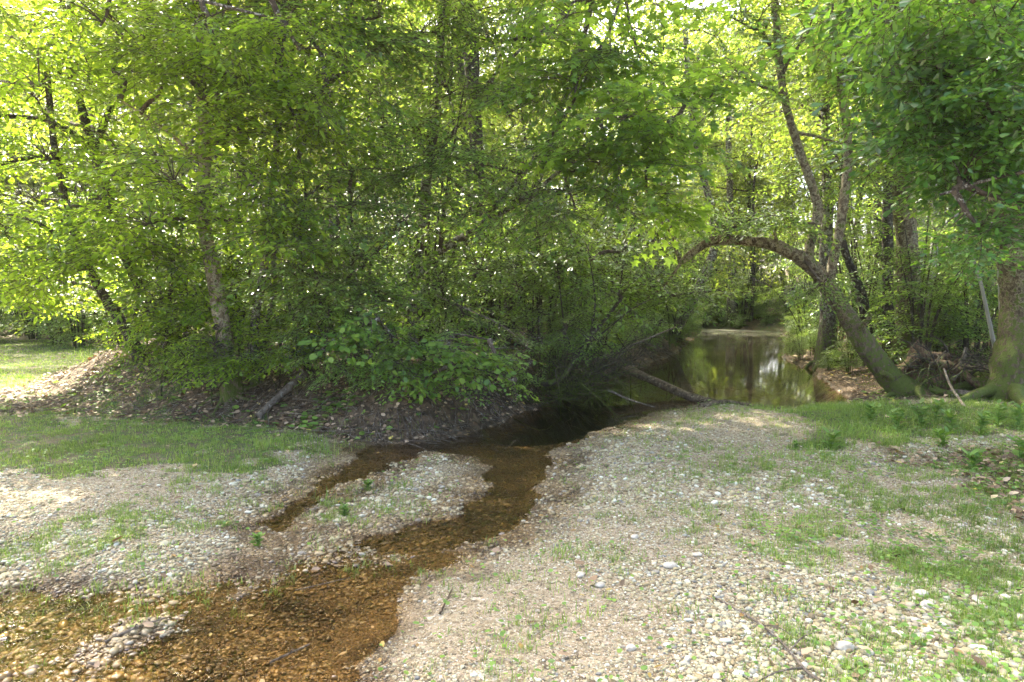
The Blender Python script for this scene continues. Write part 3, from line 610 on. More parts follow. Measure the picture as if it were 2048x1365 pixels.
# the arching tree over the pool
tree('arching_mossy_tree', 'mossy trunk leaning low across the pool in an arch, two upright stems rising from it', 'tree', None, 10.7,
     [([(1840, 812, 10.6), (1790, 765, 10.7), (1745, 710, 10.8), (1705, 650, 10.9), (1665, 590, 11), (1625, 535, 11), (1570, 500, 11), (1510, 484, 11.1), (1440, 480, 11.1), (1400, 495, 11.2), (1362, 525, 11.2)], .235, .05, .6),
      ([(1362, 525, 11.2), (1352, 500, 11.2), (1345, 470, 11.2), (1320, 440, 11.2), (1310, 400, 11.2)], .04, .015, 0),
      ([(1622, 545, 11), (1618, 500, 11), (1636, 430, 11), (1628, 385, 11), (1605, 320, 11), (1583, 250, 11), (1566, 180, 11), (1555, 80, 11), (1545, -60, 11), (1530, -350, 11)], .085, .05, 0),
      ([(1662, 600, 10.95), (1664, 540, 10.9), (1678, 470, 10.9), (1690, 380, 10.9), (1696, 300, 10.9), (1688, 220, 10.9), (1678, 150, 10.9), (1660, 0, 10.9), (1650, -300, 10.9)], .085, .05, 0),
      ([(1558, 75, 11), (1610, 80, 10.9), (1650, 110, 10.8), (1710, 150, 10.6)], .035, .012, 0),
      ([(1590, 265, 11), (1640, 275, 11.3), (1720, 300, 11.5), (1780, 320, 11.6)], .03, .01, 0),
      ([(1362, 525, 11.2), (1330, 570, 11.3), (1290, 600, 11.3)], .03, .012, 0),
      ([(1715, 665, 10.8), (1735, 640, 10.6), (1742, 628, 10.55)], .05, .03, 0), ([(1560, 500, 11), (1550, 470, 10.9), (1553, 455, 10.9)], .035, .018, 0), ([(1470, 482, 11.1), (1450, 455, 11), (1420, 440, 11)], .03, .01, 0), ([(1780, 755, 10.6), (1765, 745, 10.4)], .06, .04, 0)],
     [(1650, 575, 10.3, (.42, .3, .14), 8, 0, .55, .8), (1560, 450, 10.8, (.7, .5, .2), 9, 2, .2), (1480, 440, 10.8, (.8, .5, .25), 9, 0, .8), (1400, 430, 11, (.8, .5, .3), 10, 1, .6),
      (1620, 50, 10.6, (1.2, .8, .5), 14, 2, .7), (1480, 30, 10.6, (1.1, .8, .5), 14, 2, .75), (1700, 170, 10.6, (.8, .6, .4), 10, 4, .9), (1760, 60, 10.6, (1, .8, .5), 14, 3, .8),
      (1470, 140, 10.6, (.9, .7, .4), 12, 2, .65), (1560, -150, 10.8, (2, 1.8, 1), 16, 2, .95, 1.4), (1700, -250, 10.8, (2, 1.8, 1), 16, 3, .95, 1.4), (1300, 560, 11.2, (.8, .6, .3), 10, 6, .8)],
     'bark_moss', 'elm_dark')
tree('straight_dark_tree', 'tall straight dark trunk with a mossy flared foot on the right bank', 'tree', None, 14,
     [([(1812, 712, 13.4), (1816, 640, 13.4), (1817, 560, 13.4), (1812, 470, 13.4), (1805, 380, 13.4), (1815, 300, 13.4), (1830, 200, 13.4), (1840, 50, 13.4), (1850, -300, 13.4)], .25, .15, .8),
      ([(1808, 330, 13.4), (1780, 280, 13.3), (1740, 240, 13.2), (1700, 170, 13)], .08, .03, 0)],
     [(1780, 300, 12.5, (1, .7, .5), 12, 1, .5), (1720, 380, 12.8, (1, .7, .5), 12, 1, .6), (1880, 350, 12.5, (1, .7, .5), 14, 0, .6), (1850, 150, 12.3, (1.4, 1, .7), 18, 0, .8),
      (1960, 250, 12.5, (1.2, 1, .6), 14, 0, .7), (1950, 60, 12.5, (1.3, 1, .7), 16, 0, .8), (1700, 60, 12.6, (1.3, 1, .7), 14, 1, 1), (1850, -200, 12.5, (2.4, 2, 1), 18, 0, .9, 1.5)], 'bark_moss', 'elm_dark')
tree('great_old_tree', 'very thick mossy trunk with swollen roots at the right edge of the picture', 'tree', None, 10.3,
     [([(2035, 825, 10), (2030, 740, 10.1), (2045, 640, 10.2), (2040, 540, 10.2), (2025, 430, 10.2), (2010, 320, 10.2), (1995, 200, 10.2), (1990, 0, 10.2), (1990, -350, 10.2)], .38, .18, .5)],
     [(1960, 500, 9.3, (.5, .4, .3), 8, 0, .45), (1990, 120, 9.2, (1, .8, .6), 16, 0, .7), (2080, 250, 9.2, (1, .8, .6), 16, 0, .65), (1900, 30, 9.2, (1, .8, .5), 14, 0, .75), (1900, -200, 9.2, (2, 1.8, 1), 16, 0, .9, 1.4), (2200, -200, 9.2, (2, 1.8, 1), 16, 0, .9, 1.4)],
     'bark_moss', 'oak')
tree('overhanging_oak', 'glossy-leaved boughs hanging in from a tree outside the right edge', 'tree', None, 6,
     [([(2650, 1000, 6.2), (2640, 800, 6.2), (2620, 500, 6.2), (2600, 200, 6.2), (2560, -200, 6.2), (2500, -700, 6.2)], .2, .12, .5),
      ([(2600, 250, 6.2), (2400, 120, 6.2), (2200, 100, 6.2), (2000, 110, 6.3), (1850, 130, 6.4)], .06, .012, 0),
      ([(2620, 450, 6.2), (2400, 360, 6), (2200, 330, 5.9), (2020, 350, 6), (1880, 390, 6.1)], .05, .01, 0),
      ([(2600, 50, 6.2), (2350, -50, 5.5), (2150, -20, 5.2), (1950, 0, 5.3)], .05, .012, 0)],
     [(1900, 160, 6.2, (.62, .4, .28), 16, 1, .95, .8), (1990, 60, 6.1, (.7, .45, .3), 16, 1, .85, .8), (2000, 240, 6.1, (.5, .4, .25), 12, 1, .8, .8), (1930, 330, 6.2, (.38, .3, .16), 9, 2, .95, .75),
      (2020, 400, 6.0, (.35, .3, .16), 8, 2, .9, .75), (1800, 90, 6.5, (.5, .4, .24), 10, 1, 1, .75), (1830, 250, 6.6, (.4, .3, .18), 9, 1, 1, .75), (2100, 150, 5.6, (.6, .5, .35), 14, 3, .8, .8), (1900, -30, 5.6, (.8, .6, .3), 16, 3, 1, .8),
      (1960, 455, 6.0, (.25, .2, .1), 5, 2, .95, .7), (1830, 170, 7, (.7, .5, .35), 16, 1, .95, .9), (1900, 260, 7, (.6, .5, .3), 14, 1, .95, .9), (1980, 320, 7, (.6, .5, .3), 12, 2, .9, .9), (1750, 20, 7, (.7, .5, .35), 12, 1, 1, .9), (2010, 160, 6.8, (.7, .5, .35), 14, 1, .8, .9), (2100, -400, 5, (1.8, 1.6, .8), 14, 3, .9, 1.3)], 'bark', 'oak')
for (poly, lab) in (
    ([(2000, 735, 10.8), (1982, 660, 10.8), (1960, 560, 10.8), (1940, 500, 10.8), (1932, 440, 10.7), (1940, 300, 10.7)], 'slender curving sapling in front of the thick mossy trunk, left one of a pair'),
    ([(2004, 735, 11.0), (2002, 640, 11), (1998, 540, 11), (1996, 440, 11), (2000, 300, 11)], 'slender straight sapling close beside the curving one at the right edge')):
    tree('sapling', lab, 'sapling', None, 10, [(poly, .035, .018, .1)], [(poly[-1][0], 400, 10.7, (.35, .3, .3), 5, 0, .85)], 'bark_lichen', 'elm_dark')
for (poly, r, lab) in (
    ([(1655, 672, 15), (1655, 600, 15), (1650, 520, 15), (1655, 400, 15), (1650, 200, 15)], .2, 'dark upright trunk behind the arching mossy tree'),
    ([(1735, 668, 14), (1725, 600, 14), (1708, 550, 14), (1690, 505, 14), (1680, 440, 14), (1690, 300, 14)], .12, 'dark crooked trunk between the arching tree and the straight dark tree'),
    ([(1338, 684, 20.5), (1385, 600, 20.5), (1425, 510, 20.5), (1428, 440, 20.5), (1410, 370, 20.5), (1395, 300, 20.5), (1382, 220, 20.5), (1370, 60, 20.5)], .17, 'grey leaning trunk seen above the arch over the pool'),
    ([(1855, 650, 17), (1862, 560, 17), (1870, 500, 17), (1880, 400, 17), (1890, 200, 17)], .10, 'dark stem right of the straight dark tree'),
    ([(1465, 642, 31), (1463, 600, 31), (1463, 540, 31), (1460, 400, 31), (1455, 200, 31)], .26, 'grey swollen-footed trunk at the far end of the pool'),
    ([(300, 30, 12), (285, -20, 12), (270, -100, 12)], .14, None)):
    if lab is None: continue
    q = poly[-1]
    tree('woodland_tree', lab, 'tree', None, 10, [(poly, r, r * .45, .5)],
         [(q[0] - 40, 200, q[2], (1.6, 1.2, .8), 14, 0, .95, 1.3, 'elm_dark'), (q[0] + 60, 60, q[2], (1.8, 1.2, .9), 14, 0, 1, 1.4, 'elm_dark'), (q[0], 330, q[2] - .6, (1.2, .8, .5), 8, 0, .7, 1.1, 'elm_dark')],
         'bark' if r > .15 else 'bark_dark', 'elm_dark')

def shrub(name, label, stems, blobs, leaf='elm_dark', bark='bark_dark', cat='shrub'):
    return tree(name, label, cat, None, 0, [(s[0], s[1], s[2], 0) for s in stems], blobs, bark, leaf)
shrub('hazel_shrub', 'shrub with large round leaves hanging out over the dark water edge',
      [([(800, 760, 8.9), (830, 700, 8.7), (900, 670, 8.3), (980, 680, 7.9)], .03, .01), ([(800, 760, 8.9), (780, 690, 8.6), (760, 640, 8.3)], .025, .01),
       ([(810, 760, 8.9), (880, 720, 8.3), (960, 740, 7.9), (1030, 760, 7.6)], .02, .006)],
      [(900, 700, 8.0, (.5, .35, .15), 10, 0, .7, .75), (990, 720, 7.8, (.35, .3, .1), 7, 0, 1, .7), (800, 680, 8.2, (.45, .35, .2), 9, 1, .8, .75), (840, 760, 7.9, (.4, .3, .12), 6, 2, .5, .7),
       (1025, 770, 7.5, (.08, .08, .04), 2, 2, 1, .4), (720, 650, 8.3, (.35, .3, .2), 6, 1, 1, .75)], 'round')
shrub('curved_shrub', 'shrub whose crooked bare stem dips down over the dark water',
      [([(1040, 758, 10.2), (1075, 764, 10), (1105, 765, 9.9), (1130, 748, 10), (1150, 715, 10.2), (1175, 680, 10.4), (1210, 640, 10.6), (1240, 600, 10.8)], .06, .025),
       ([(1165, 690, 10.3), (1200, 670, 10.5), (1300, 600, 10.8), (1450, 580, 11)], .02, .006), ([(1180, 680, 10.4), (1190, 600, 10.6), (1180, 520, 10.8)], .025, .008),
       ([(1150, 715, 10.2), (1130, 660, 10.4), (1120, 580, 10.6), (1110, 500, 10.7)], .02, .008)],
      [(1240, 570, 11, (.9, .6, .35), 12, 0, 1), (1180, 500, 11, (.9, .6, .4), 12, 2, 1), (1120, 530, 11, (.8, .5, .3), 10, 3, .8), (1380, 585, 11.2, (.7, .5, .2), 8, 1, .8), (1280, 470, 11.6, (.9, .6, .4), 10, 2, 1)])
for (px, py, d, h, lab) in ((600, 745, 9.6, .9, 'leafy shrub at the foot of the twin brown stems'),
                            (700, 735, 9.3, 1.1, 'bushy green shrub on the bank above the log'),
                            (370, 730, 9.8, .9, 'low shrub growing left of the pale blotchy trunk'),
                            (930, 700, 11.0, 1.2, 'dark-leaved shrub behind the hanging round-leaved one'),
                            (250, 700, 11.5, .9, 'shrub under the leaning dark trunk')):
    st = [([(px + k * 8, py, d), (px + k * 30, py - 60 * h, d - .1), (px + k * 60, py - 150 * h, d - .3)], .018, .006) for k in (-1, 0, 1)]
    shrub('bank_shrub', lab, st, [(px - 60, py - 120 * h, d - .4, (.5, .4, .3), 9, 0, .9, .8), (px + 50, py - 130 * h, d - .4, (.5, .4, .3), 9, 2, .9, .8), (px, py - 60 * h, d - .5, (.5, .3, .2), 7, 1, .6, .7), (px, py - 190 * h, d - .2, (.6, .4, .3), 9, 1, 1, .8)],
          'elm' if px < 650 else 'elm_dark')

tall = [  # px, base py, depth, blobs [(px, py, d, r, n)], leaf, label
 (330, 715, 9.9, [(270, 500, 9.2, .7, 14), (340, 580, 9.2, .6, 12), (300, 420, 9.2, .7, 12), (350, 500, 8.8, .4, 9)], 'elm', 'tall leafy shrub filling the gap between the leaning trunk and the pale one'),
 (480, 745, 9.9, [(450, 420, 9.8, .6, 12), (500, 530, 9.6, .55, 12), (480, 620, 9.6, .5, 8), (560, 470, 8.6, .5, 10)], 'elm', 'tall shrub growing just behind the pale blotchy trunk'),
 (610, 740, 9.2, [(600, 450, 8.6, .6, 12), (640, 540, 8.6, .5, 12), (660, 620, 8.5, .45, 10), (580, 620, 8.6, .4, 8)], 'elm_dark', 'tall shrub beside the twin brown stems'),
 (710, 735, 9.6, [(700, 400, 8.8, .6, 12), (730, 500, 8.8, .6, 13), (760, 590, 8.8, .5, 12), (700, 330, 8.8, .6, 10)], 'elm_dark', 'tall shrub between the twin brown stems and the spreading tree'),
 (900, 705, 10.8, [(880, 560, 9.8, .6, 12), (930, 620, 9.6, .5, 10), (960, 530, 9.8, .6, 12), (880, 460, 9.8, .5, 8)], 'elm_dark', 'tall shrub under the slanting limb of the spreading tree'),
 (1060, 700, 12.0, [(1040, 560, 11.2, .7, 12), (1080, 480, 11.2, .7, 12), (1000, 470, 11.0, .6, 10), (1130, 420, 11.0, .6, 10)], 'elm_dark', 'tall shrub behind the crooked one over the dark water'),
 (1190, 690, 14.5, [(1180, 560, 13.6, .8, 14), (1240, 500, 13.4, .8, 14), (1300, 540, 13.6, .8, 12), (1220, 420, 13.4, .8, 12), (1330, 450, 13.4, .7, 10)], 'elm_dark', 'wide small-leaved shrub on the far left bank of the pool'),
 (1340, 668, 19, [(1330, 590, 18, 1, 14), (1400, 520, 18, 1, 14), (1440, 570, 18.5, .9, 10), (1320, 480, 18, 1, 12), (1450, 450, 18, 1, 12)], 'elm_dark', 'sunlit shrub leaning over the pool below the arch'),
 (1600, 668, 22, [(1590, 590, 21, 1, 12), (1530, 560, 21, 1, 14), (1560, 480, 21, 1.2, 14), (1620, 520, 20, 1, 12)], 'elm_dark', 'sunlit shrub at the right side of the far pool'),
 (1740, 690, 15.5, [(1730, 560, 15, .8, 14), (1760, 480, 15, .8, 14), (1700, 420, 15, .8, 12), (1750, 620, 15, .6, 10)], 'elm_dark', 'dark shrub between the arching tree and the straight dark tree'),
 (1880, 690, 15, [(1880, 560, 14.5, .7, 12), (1920, 470, 14.5, .8, 14), (1870, 450, 14.3, .7, 12)], 'elm_dark', 'dark shrub right of the straight dark tree'),
 (1970, 700, 13.5, [(1960, 590, 13, .6, 10), (1980, 500, 13, .7, 12), (2030, 560, 13, .7, 10)], 'elm_dark', 'dark shrub behind the two slender saplings'),
]
for (px, py, d, bl, lf, lab) in tall:
    st = [([(px + k * 5, py, d), (px + (q[0] - px) * .35, py + (q[1] - py) * .5, d + (q[2] - d) * .4), q[:3]], .022, .006) for k, q in enumerate(bl)]
    shrub('bank_shrub', lab, st, [(q[0], q[1], q[2], (q[3] * 1.15, q[3] * .7, q[3] * .6), q[4], k, .9, .85) for k, q in enumerate(bl)], lf)
# foliage that hangs in low and near at the top left
tree('overhanging_elm', 'bright leafy boughs hanging in across the top left of the picture', 'tree', None, 6,
     [([(-900, 1100, 6.6), (-880, 800, 6.6), (-850, 400, 6.6), (-800, 0, 6.6), (-700, -500, 6.6)], .2, .1, .5),
      ([(-820, 100, 6.6), (-400, -60, 6.8), (0, -60, 7.1), (300, -20, 7.4), (560, 40, 7.7)], .07, .012, 0),
      ([(-850, 300, 6.6), (-500, 150, 6.8), (-200, 140, 7.1), (60, 170, 7.4)], .05, .012, 0)],
     [(80, 160, 7.4, (.6, .5, .3), 9, 2, 1, .8), (200, 40, 7.3, (.8, .5, .3), 10, 1, .7, .8), (420, 60, 7.4, (.8, .5, .3), 12, 1, .85, .8), (600, 90, 7.6, (.7, .5, .3), 12, 1, 1, .8), (-60, 60, 7.2, (.8, .6, .4), 10, 1, .5, .9),
      (None, 0, (-5.5, 7.5, 6.6), (1.8, 1.5, .6), 22, 0, .9, 1.3), (None, 0, (-3.6, 7.2, 6.6), (1.5, 1.3, .6), 18, 1, 1, 1.3), (None, 0, (-6.5, 8.8, 7.4), (1.8, 1.5, .7), 16, 0, 1, 1.3)],  # high sprays above the frame, added to keep sun off the lower left
     'bark', 'elm')

for (px, py, d, lab, lf) in ((330, 760, 9.3, 'low green shrub in the leaves left of the pale trunk', 'elm'), (430, 775, 8.9, 'small green shrub right at the foot of the pale trunk', 'elm'), (560, 770, 9.0, 'low green shrub just left of the grey fallen branch', 'elm'),
                             (650, 765, 8.8, 'low leafy shrub above the upper end of the grey fallen branch', 'elm_dark'), (740, 790, 8.5, 'green shrub low on the stream bank under the spreading tree', 'elm_dark'), (850, 790, 8.4, 'green shrub drooping over the stream bank', 'elm_dark')):
    st = [([(px + k * 8, py, d), (px + k * 35, py - 35, d - .05), (px + k * 70, py - 70, d - .15)], .010, .004) for k in (-1, 0, 1)]
    shrub('low_shrub', lab, st, [(px - 55, py - 55, d - .2, (.45, .3, .2), 9, 0, .9, .6), (px + 60, py - 60, d - .2, (.45, .3, .2), 9, 2, .9, .6), (px, py - 95, d - .2, (.5, .3, .25), 10, 1, .9, .65)], lf)

root = empty('brush_tangle', bz(1150, 770, 10.6)[:3], 'dark tangle of bare stems and roots at the narrow neck of the water', 'brush')
mb = MB(); rt = random.Random(4)
for k in range(260):
    px = rt.gauss(1140, 55); s0 = P(px, 775 - (px - 1140) * .35 + rt.gauss(0, 14), 10.7 + rt.gauss(0, .5)); s0[2] = max(s0[2], ZW - .05)
    dr = np.array([rt.gauss(.3, .6), rt.gauss(-.25, .4), rt.gauss(.22, .38)]); L = rt.uniform(.3, .95)
    e0 = s0 + dr / np.linalg.norm(dr) * L; md = (s0 + e0) / 2 + np.array([rt.gauss(0, .1), rt.gauss(0, .1), rt.gauss(.02, .1)])
    tube(mb, curve([s0, md, e0], 7), np.linspace(rt.uniform(.006, .014), .003, 7), 4, 0, 0, cap=False)
tag(mb.build('stems', M['bark_dark'], root), kind='stuff')
for (px, py, d, lab) in ((1130, 745, 10.3, 'drooping shrub on top of the dark brush tangle'), (1270, 710, 13.0, 'low shrub leaning over the water behind the upper end of the log'), (1010, 790, 9.6, 'low dark shrub at the water corner left of the brush tangle'), (1190, 690, 12.2, 'leafy shrub behind the brush tangle'), (1080, 720, 10.8, 'leafy shrub just left of the brush tangle')):
    st = [([(px + k * 8, py, d), (px + k * 35, py - 35, d - .05), (px + k * 60, py - 80, d - .15)], .012, .004) for k in (-1, 0, 1)]
    shrub('low_shrub', lab, st, [(px - 45, py - 60, d - .2, (.4, .3, .18), 7, 0, .9, .6), (px + 45, py - 60, d - .2, (.4, .3, .18), 7, 2, .9, .6), (px, py - 100, d - .1, (.45, .3, .2), 8, 1, .9, .7)], 'elm_dark')
# ------------------------------------------------------------------ woods behind: a few trees and shrubs, copied
def proto_tree(Ht, r0, nb, ns, s, kind='far', low=.25, name='woodland_tree', seed=1, bark='bark_dark', wide=.28):
    rr = random.Random(seed); root = empty(name, (0, 0, 0))
    mt, mbr, mcr = MB(), MB(), MB()
    pts = [(0, 0, -.3)]; x = y = 0
    for k in range(1, 6):
        x += rr.gauss(0, .16); y += rr.gauss(0, .16); pts.append((x, y, Ht * k / 5 * .95))
    c = curve(pts, 26); tube(mt, c, np.linspace(r0, r0 * .25, 26), 9, 0, .2, .5, seed=seed)
    for k in range(nb):
        t = low + (1 - low) * (k + .5) / nb; a = k * 2.4 + rr.uniform(-.4, .4); rt = c[int(t * 25)]
        ln = Ht * wide * (1.15 - t * .75) * rr.uniform(.6, 1.15)
        C = rt + np.array([math.cos(a) * ln, math.sin(a) * ln, ln * rr.uniform(0, .5)])
        fill_blob(mbr, mcr, kind, C, (ln * .7, ln * .7, ln * .38), ns, rt, s, r0 * .35)
    mt.build('trunk', M[bark], root); mbr.build('branches', M['twig'], root)
    mcr.build('crown', [M[kind], M['twig']], root)
    return root
def proto_shrub(Ht, nst, ns, s, kind, seed, name='understory_shrub'):
    rr = random.Random(seed); root = empty(name, (0, 0, 0)); mt, mcr = MB(), MB()
    for k in range(nst):
        a = rr.uniform(0, 6.28); sp = rr.uniform(.1, .45) * Ht; h = Ht * rr.uniform(.6, 1)
        c = curve([(math.cos(a) * .1, math.sin(a) * .1, -.2), (math.cos(a) * sp * .4, math.sin(a) * sp * .4, h * .5), (math.cos(a) * sp, math.sin(a) * sp, h)], 12)
        tube(mt, c, np.linspace(.022, .006, 12), 5, 0, .1)
        ts = np.array([rr.uniform(.25, 1) for _ in range(ns)]); p = c[(ts * 11).astype(int)]
        d = norm(np.stack([[math.cos(q), math.sin(q), rr.uniform(-.3, .3)] for q in [rr.uniform(0, 6.28) for _ in range(ns)]]))
        put_sprays(mcr, kind, p, d, norm(np.array([0, 0, 1.]) + jit(ns, .3)), s * RNG.uniform(.6, 1.2, ns))
    mt.build('stems', M['bark_dark'], root); mcr.build('foliage', [M[kind], M['twig']], root)
    return root
USED = set()
def put(proto, x, y, sc, rz, label, cat, group, dz=0.0, tilt=0.0):
    if proto.name not in USED:
        o = proto; USED.add(proto.name)
    else:
        o = proto.copy(); COL.objects.link(o)
        for ch in proto.children:
            c = ch.copy(); COL.objects.link(c); c.parent = o
    o.location = (x, y, hz(x, y) + dz); o.rotation_euler = (tilt, 0, rz); o.scale = (sc, sc, sc)
    tag(o, label, cat, group); return o
tA = proto_tree(16, .13, 11, 13, 1.5, seed=3, low=.38)
tB = proto_tree(20, .17, 14, 13, 1.8, seed=8, low=.42)
tC = proto_tree(10, .08, 9, 12, 1.3, seed=12, low=.2)
tD = proto_tree(16, .11, 11, 12, 1.5, seed=21, low=.36, bark='bark_lichen')
sA = proto_shrub(2.6, 8, 7, .8, 'elm_dark', 4); sB = proto_shrub(1.7, 9, 6, .7, 'elm_dark', 9); sC = proto_shrub(3.6, 9, 8, 1.0, 'far', 15)
sT = proto_shrub(4.2, 16, 3, .8, 'elm_dark', 33, 'sapling_thicket')
def ok(x, y, m=.6):
    a = np.array([x]), np.array([y])
    if sdpoly(*a, WATER)[0] < m: return False
    return min(sdpoly(*a, MOUND)[0], sdpoly(*a, RIGHTB)[0]) < -.3 or y > 36 or (x < -9 and y > 17.5)
rw = random.Random(99); spots = []
def scatter(n, xf, yf, gap, tries=4000, corridor=True, m=.6):
    out = []
    for _ in range(tries):
        if len(out) >= n: break
        y = rw.uniform(*yf); x = rw.uniform(*xf)
        if abs(x) > y * .9 + 3 or not ok(x, y, m): continue
        if any((x - a) ** 2 + (y - b) ** 2 < gap * gap for a, b in spots): continue
        # the line from the sunlit part of the field towards the sun stays open
        ux, uy = x + 9.5, y - 14.2; t = ux * SUNDIR.x + uy * SUNDIR.y; hd = math.hypot(SUNDIR.x, SUNDIR.y); t /= hd
        if corridor and 0 < t < 15 and abs(ux * SUNDIR.y - uy * SUNDIR.x) / hd < 4.0: continue
        spots.append((x, y)); out.append((x, y))
    return out
groups = [((-9, 9), (13, 34), 19, 2.5, 'trunk with a green crown in the wood left of the pool', 'trees in the wood left of the pool'),
          ((5, 34), (14, 36), 30, 1.9, 'shaded trunk in the wood on the right bank', 'trees in the wood on the right bank'),
          ((-30, 34), (34, 48), 44, 2.0, 'distant trunk with a sunlit crown beyond the pool', 'trees beyond the pool'),
          ((-45, -12), (22, 45), 20, 2.5, 'tree at the edge of the wood behind the sunny field', 'trees behind the field')]
LM = [(-400, 'beyond the left edge of the field'), (60, 'above the left end of the field'), (215, 'just left of the leaning dark trunk'), (290, 'left of the pale blotchy trunk'), (450, 'behind the pale blotchy trunk'), (515, 'behind the twin brown stems'), (640, 'right of the twin brown stems'),
      (730, 'left of the spreading tree'), (830, 'behind the spreading tree'), (920, 'right of the spreading tree'), (1020, 'behind the hanging round leaves'), (1110, 'above the crooked bare stem'), (1200, 'above the upper end of the log'), (1290, 'above the middle of the log'), (1370, 'under the tip of the arch'),
      (1440, 'left of the far swollen trunk'), (1500, 'right of the far swollen trunk'), (1570, 'under the right half of the arch'), (1650, 'behind the two upright arch stems'), (1740, 'right of the arching tree'), (1815, 'behind the straight dark tree'), (1880, 'left of the white building'), (1960, 'near the white building'), (2060, 'behind the thick mossy trunk')]
ORD_ = ['nearest', 'second nearest', 'third nearest', 'fourth nearest', 'fifth nearest', 'sixth nearest', 'seventh nearest', 'eighth nearest', 'ninth nearest', 'tenth nearest', 'eleventh nearest', 'twelfth nearest']
ORD = ORD_ + ['%s nearest' % w for w in ('thirteenth', 'fourteenth', 'fifteenth', 'sixteenth', 'seventeenth', 'eighteenth', 'nineteenth', 'twentieth', 'twenty-first', 'twenty-second', 'twenty-third', 'twenty-fourth', 'twenty-fifth', 'twenty-sixth')]
def named(spots_, what):
    b = {}
    for (x, y) in spots_:
        px = 1024 + 1365 * x / y; k = min(range(len(LM)), key=lambda q: abs(LM[q][0] - px)); b.setdefault(k, []).append((y, x))
    out = {}
    for k, l in b.items():
        for i, (y, x) in enumerate(sorted(l)): out[(x, y)] = (what % (ORD[min(i, 25)] if len(l) > 1 else 'only')) + ' ' + LM[k][1]
    return out
groups += [((-26, -10.5), (17.5, 24), 14, 1.7, 'tree at the edge of the wood behind the sunny field', 'trees behind the field')]
WHAT = {'trees in the wood left of the pool': '%s tree in the left-bank wood', 'trees in the wood on the right bank': '%s tree in the right-bank wood', 'trees beyond the pool': '%s tree beyond the pool, standing', 'trees behind the field': '%s tree behind the field,',
        'bushes in the wood left of the pool': '%s bush in the left-bank wood', 'bushes in the wood on the right bank': '%s bush in the right-bank wood', 'bushes beyond the pool': '%s bush beyond the pool, growing', 'bushes behind the field': '%s bush behind the field,'}
ALL = []
for (xf, yf, n, gp, lab, grp) in groups:
    for (x, y) in scatter(n, xf, yf, gp):
        pr = rw.choice([tA, tB, tC, tD]); ALL.append((x, y, put(pr, x, y, rw.uniform(.8, 1.15), rw.uniform(0, 6.28), lab, 'tree', grp), grp))
spots = []
for (xf, yf, n, gp, lab, grp) in [((-8, 9), (10.8, 30), 85, .9, 'leafy undergrowth bush in the wood left of the pool', 'bushes in the wood left of the pool'),
                                  ((5.5, 24), (13.5, 32), 44, 1.0, 'shaded bush in the wood on the right bank', 'bushes in the wood on the right bank'),
                                  ((-20, 30), (31, 42), 34, 1.5, 'bush at the far end of the pool', 'bushes beyond the pool'),
                                  ((-34, -9.5), (17.5, 26), 44, 1.1, 'bush along the far edge of the sunny field', 'bushes behind the field')]:
    for (x, y) in scatter(n, xf, yf, gp, 4000, False):
        pr = rw.choice([sA, sB, sC, sT, sT]) if y > 14 else rw.choice([sA, sB, sT]); ALL.append((x, y, put(pr, x, y, rw.uniform(.75, 1.25), rw.uniform(0, 6.28), lab, 'bush', grp), grp))
for _ in range(16):
    x, y = rw.uniform(6.2, 13.5), rw.uniform(31.8, 40)
    ALL.append((x, y, put(rw.choice([sA, sB, sC]), x, y, rw.uniform(.7, 1.2), rw.uniform(0, 6.28), 'x', 'bush', 'bushes closing the far end of the pool'), 'bushes closing the far end of the pool'))
WHAT['bushes closing the far end of the pool'] = '%s bush closing the pool end,'
for k in range(13):
    x, y = 7.6 + k * .34 + rw.uniform(-.2, .2), 31.7 + rw.uniform(0, 1.6)
    ALL.append((x, y, put(rw.choice([sA, sB]), x, y, rw.uniform(.45, .8), rw.uniform(0, 6.28), 'x', 'bush', 'bushes closing the far end of the pool'), 'bushes closing the far end of the pool'))
for (x, y) in ((7.6, 33.5), (8.8, 34.8), (10.1, 33.6), (11.2, 32.5), (9.4, 36.5), (7.0, 35.5), (11.6, 35.0)):
    ALL.append((x, y, put(rw.choice([tC, tD, sC]), x, y, rw.uniform(.7, .95), rw.uniform(0, 6.28), 'x', 'tree', 'trees closing the far end of the pool'), 'trees closing the far end of the pool'))
WHAT['trees closing the far end of the pool'] = '%s tree closing the pool end,'
# brush crowding both edges of the pool
spots = []; cnt = 0
for _ in range(6000):
    y = rw.uniform(11.5, 33); x = rw.uniform(-1, 12.5); s_ = sdpoly(np.array([x]), np.array([y]), WATER)[0]
    if not .12 < s_ < .75 or (x > 5 and y < 13.2) or any((x - a) ** 2 + (y - b) ** 2 < .75 ** 2 for a, b in spots): continue
    spots.append((x, y)); cnt += 1
    left = sdpoly(np.array([x]), np.array([y]), MOUND)[0] < sdpoly(np.array([x]), np.array([y]), RIGHTB)[0]
    grp = 'brush along the left edge of the pool' if left else 'brush along the right edge of the pool'
    sc_ = rw.uniform(.4, .75) if left else rw.uniform(.3, .5)
    ALL.append((x, y, put(rw.choice([sA, sB]), x, y, sc_, rw.uniform(0, 6.28), grp, 'bush', grp), grp))
WHAT['brush along the left edge of the pool'] = '%s poolside bush, left bank,'; WHAT['brush along the right edge of the pool'] = '%s poolside bush, right bank,'
for grp, what in WHAT.items():
    nm = named([(x, y) for x, y, o, g_ in ALL if g_ == grp], what)
    for x, y, o, g_ in ALL:
        if g_ == grp: o['label'] = nm[(x, y)]
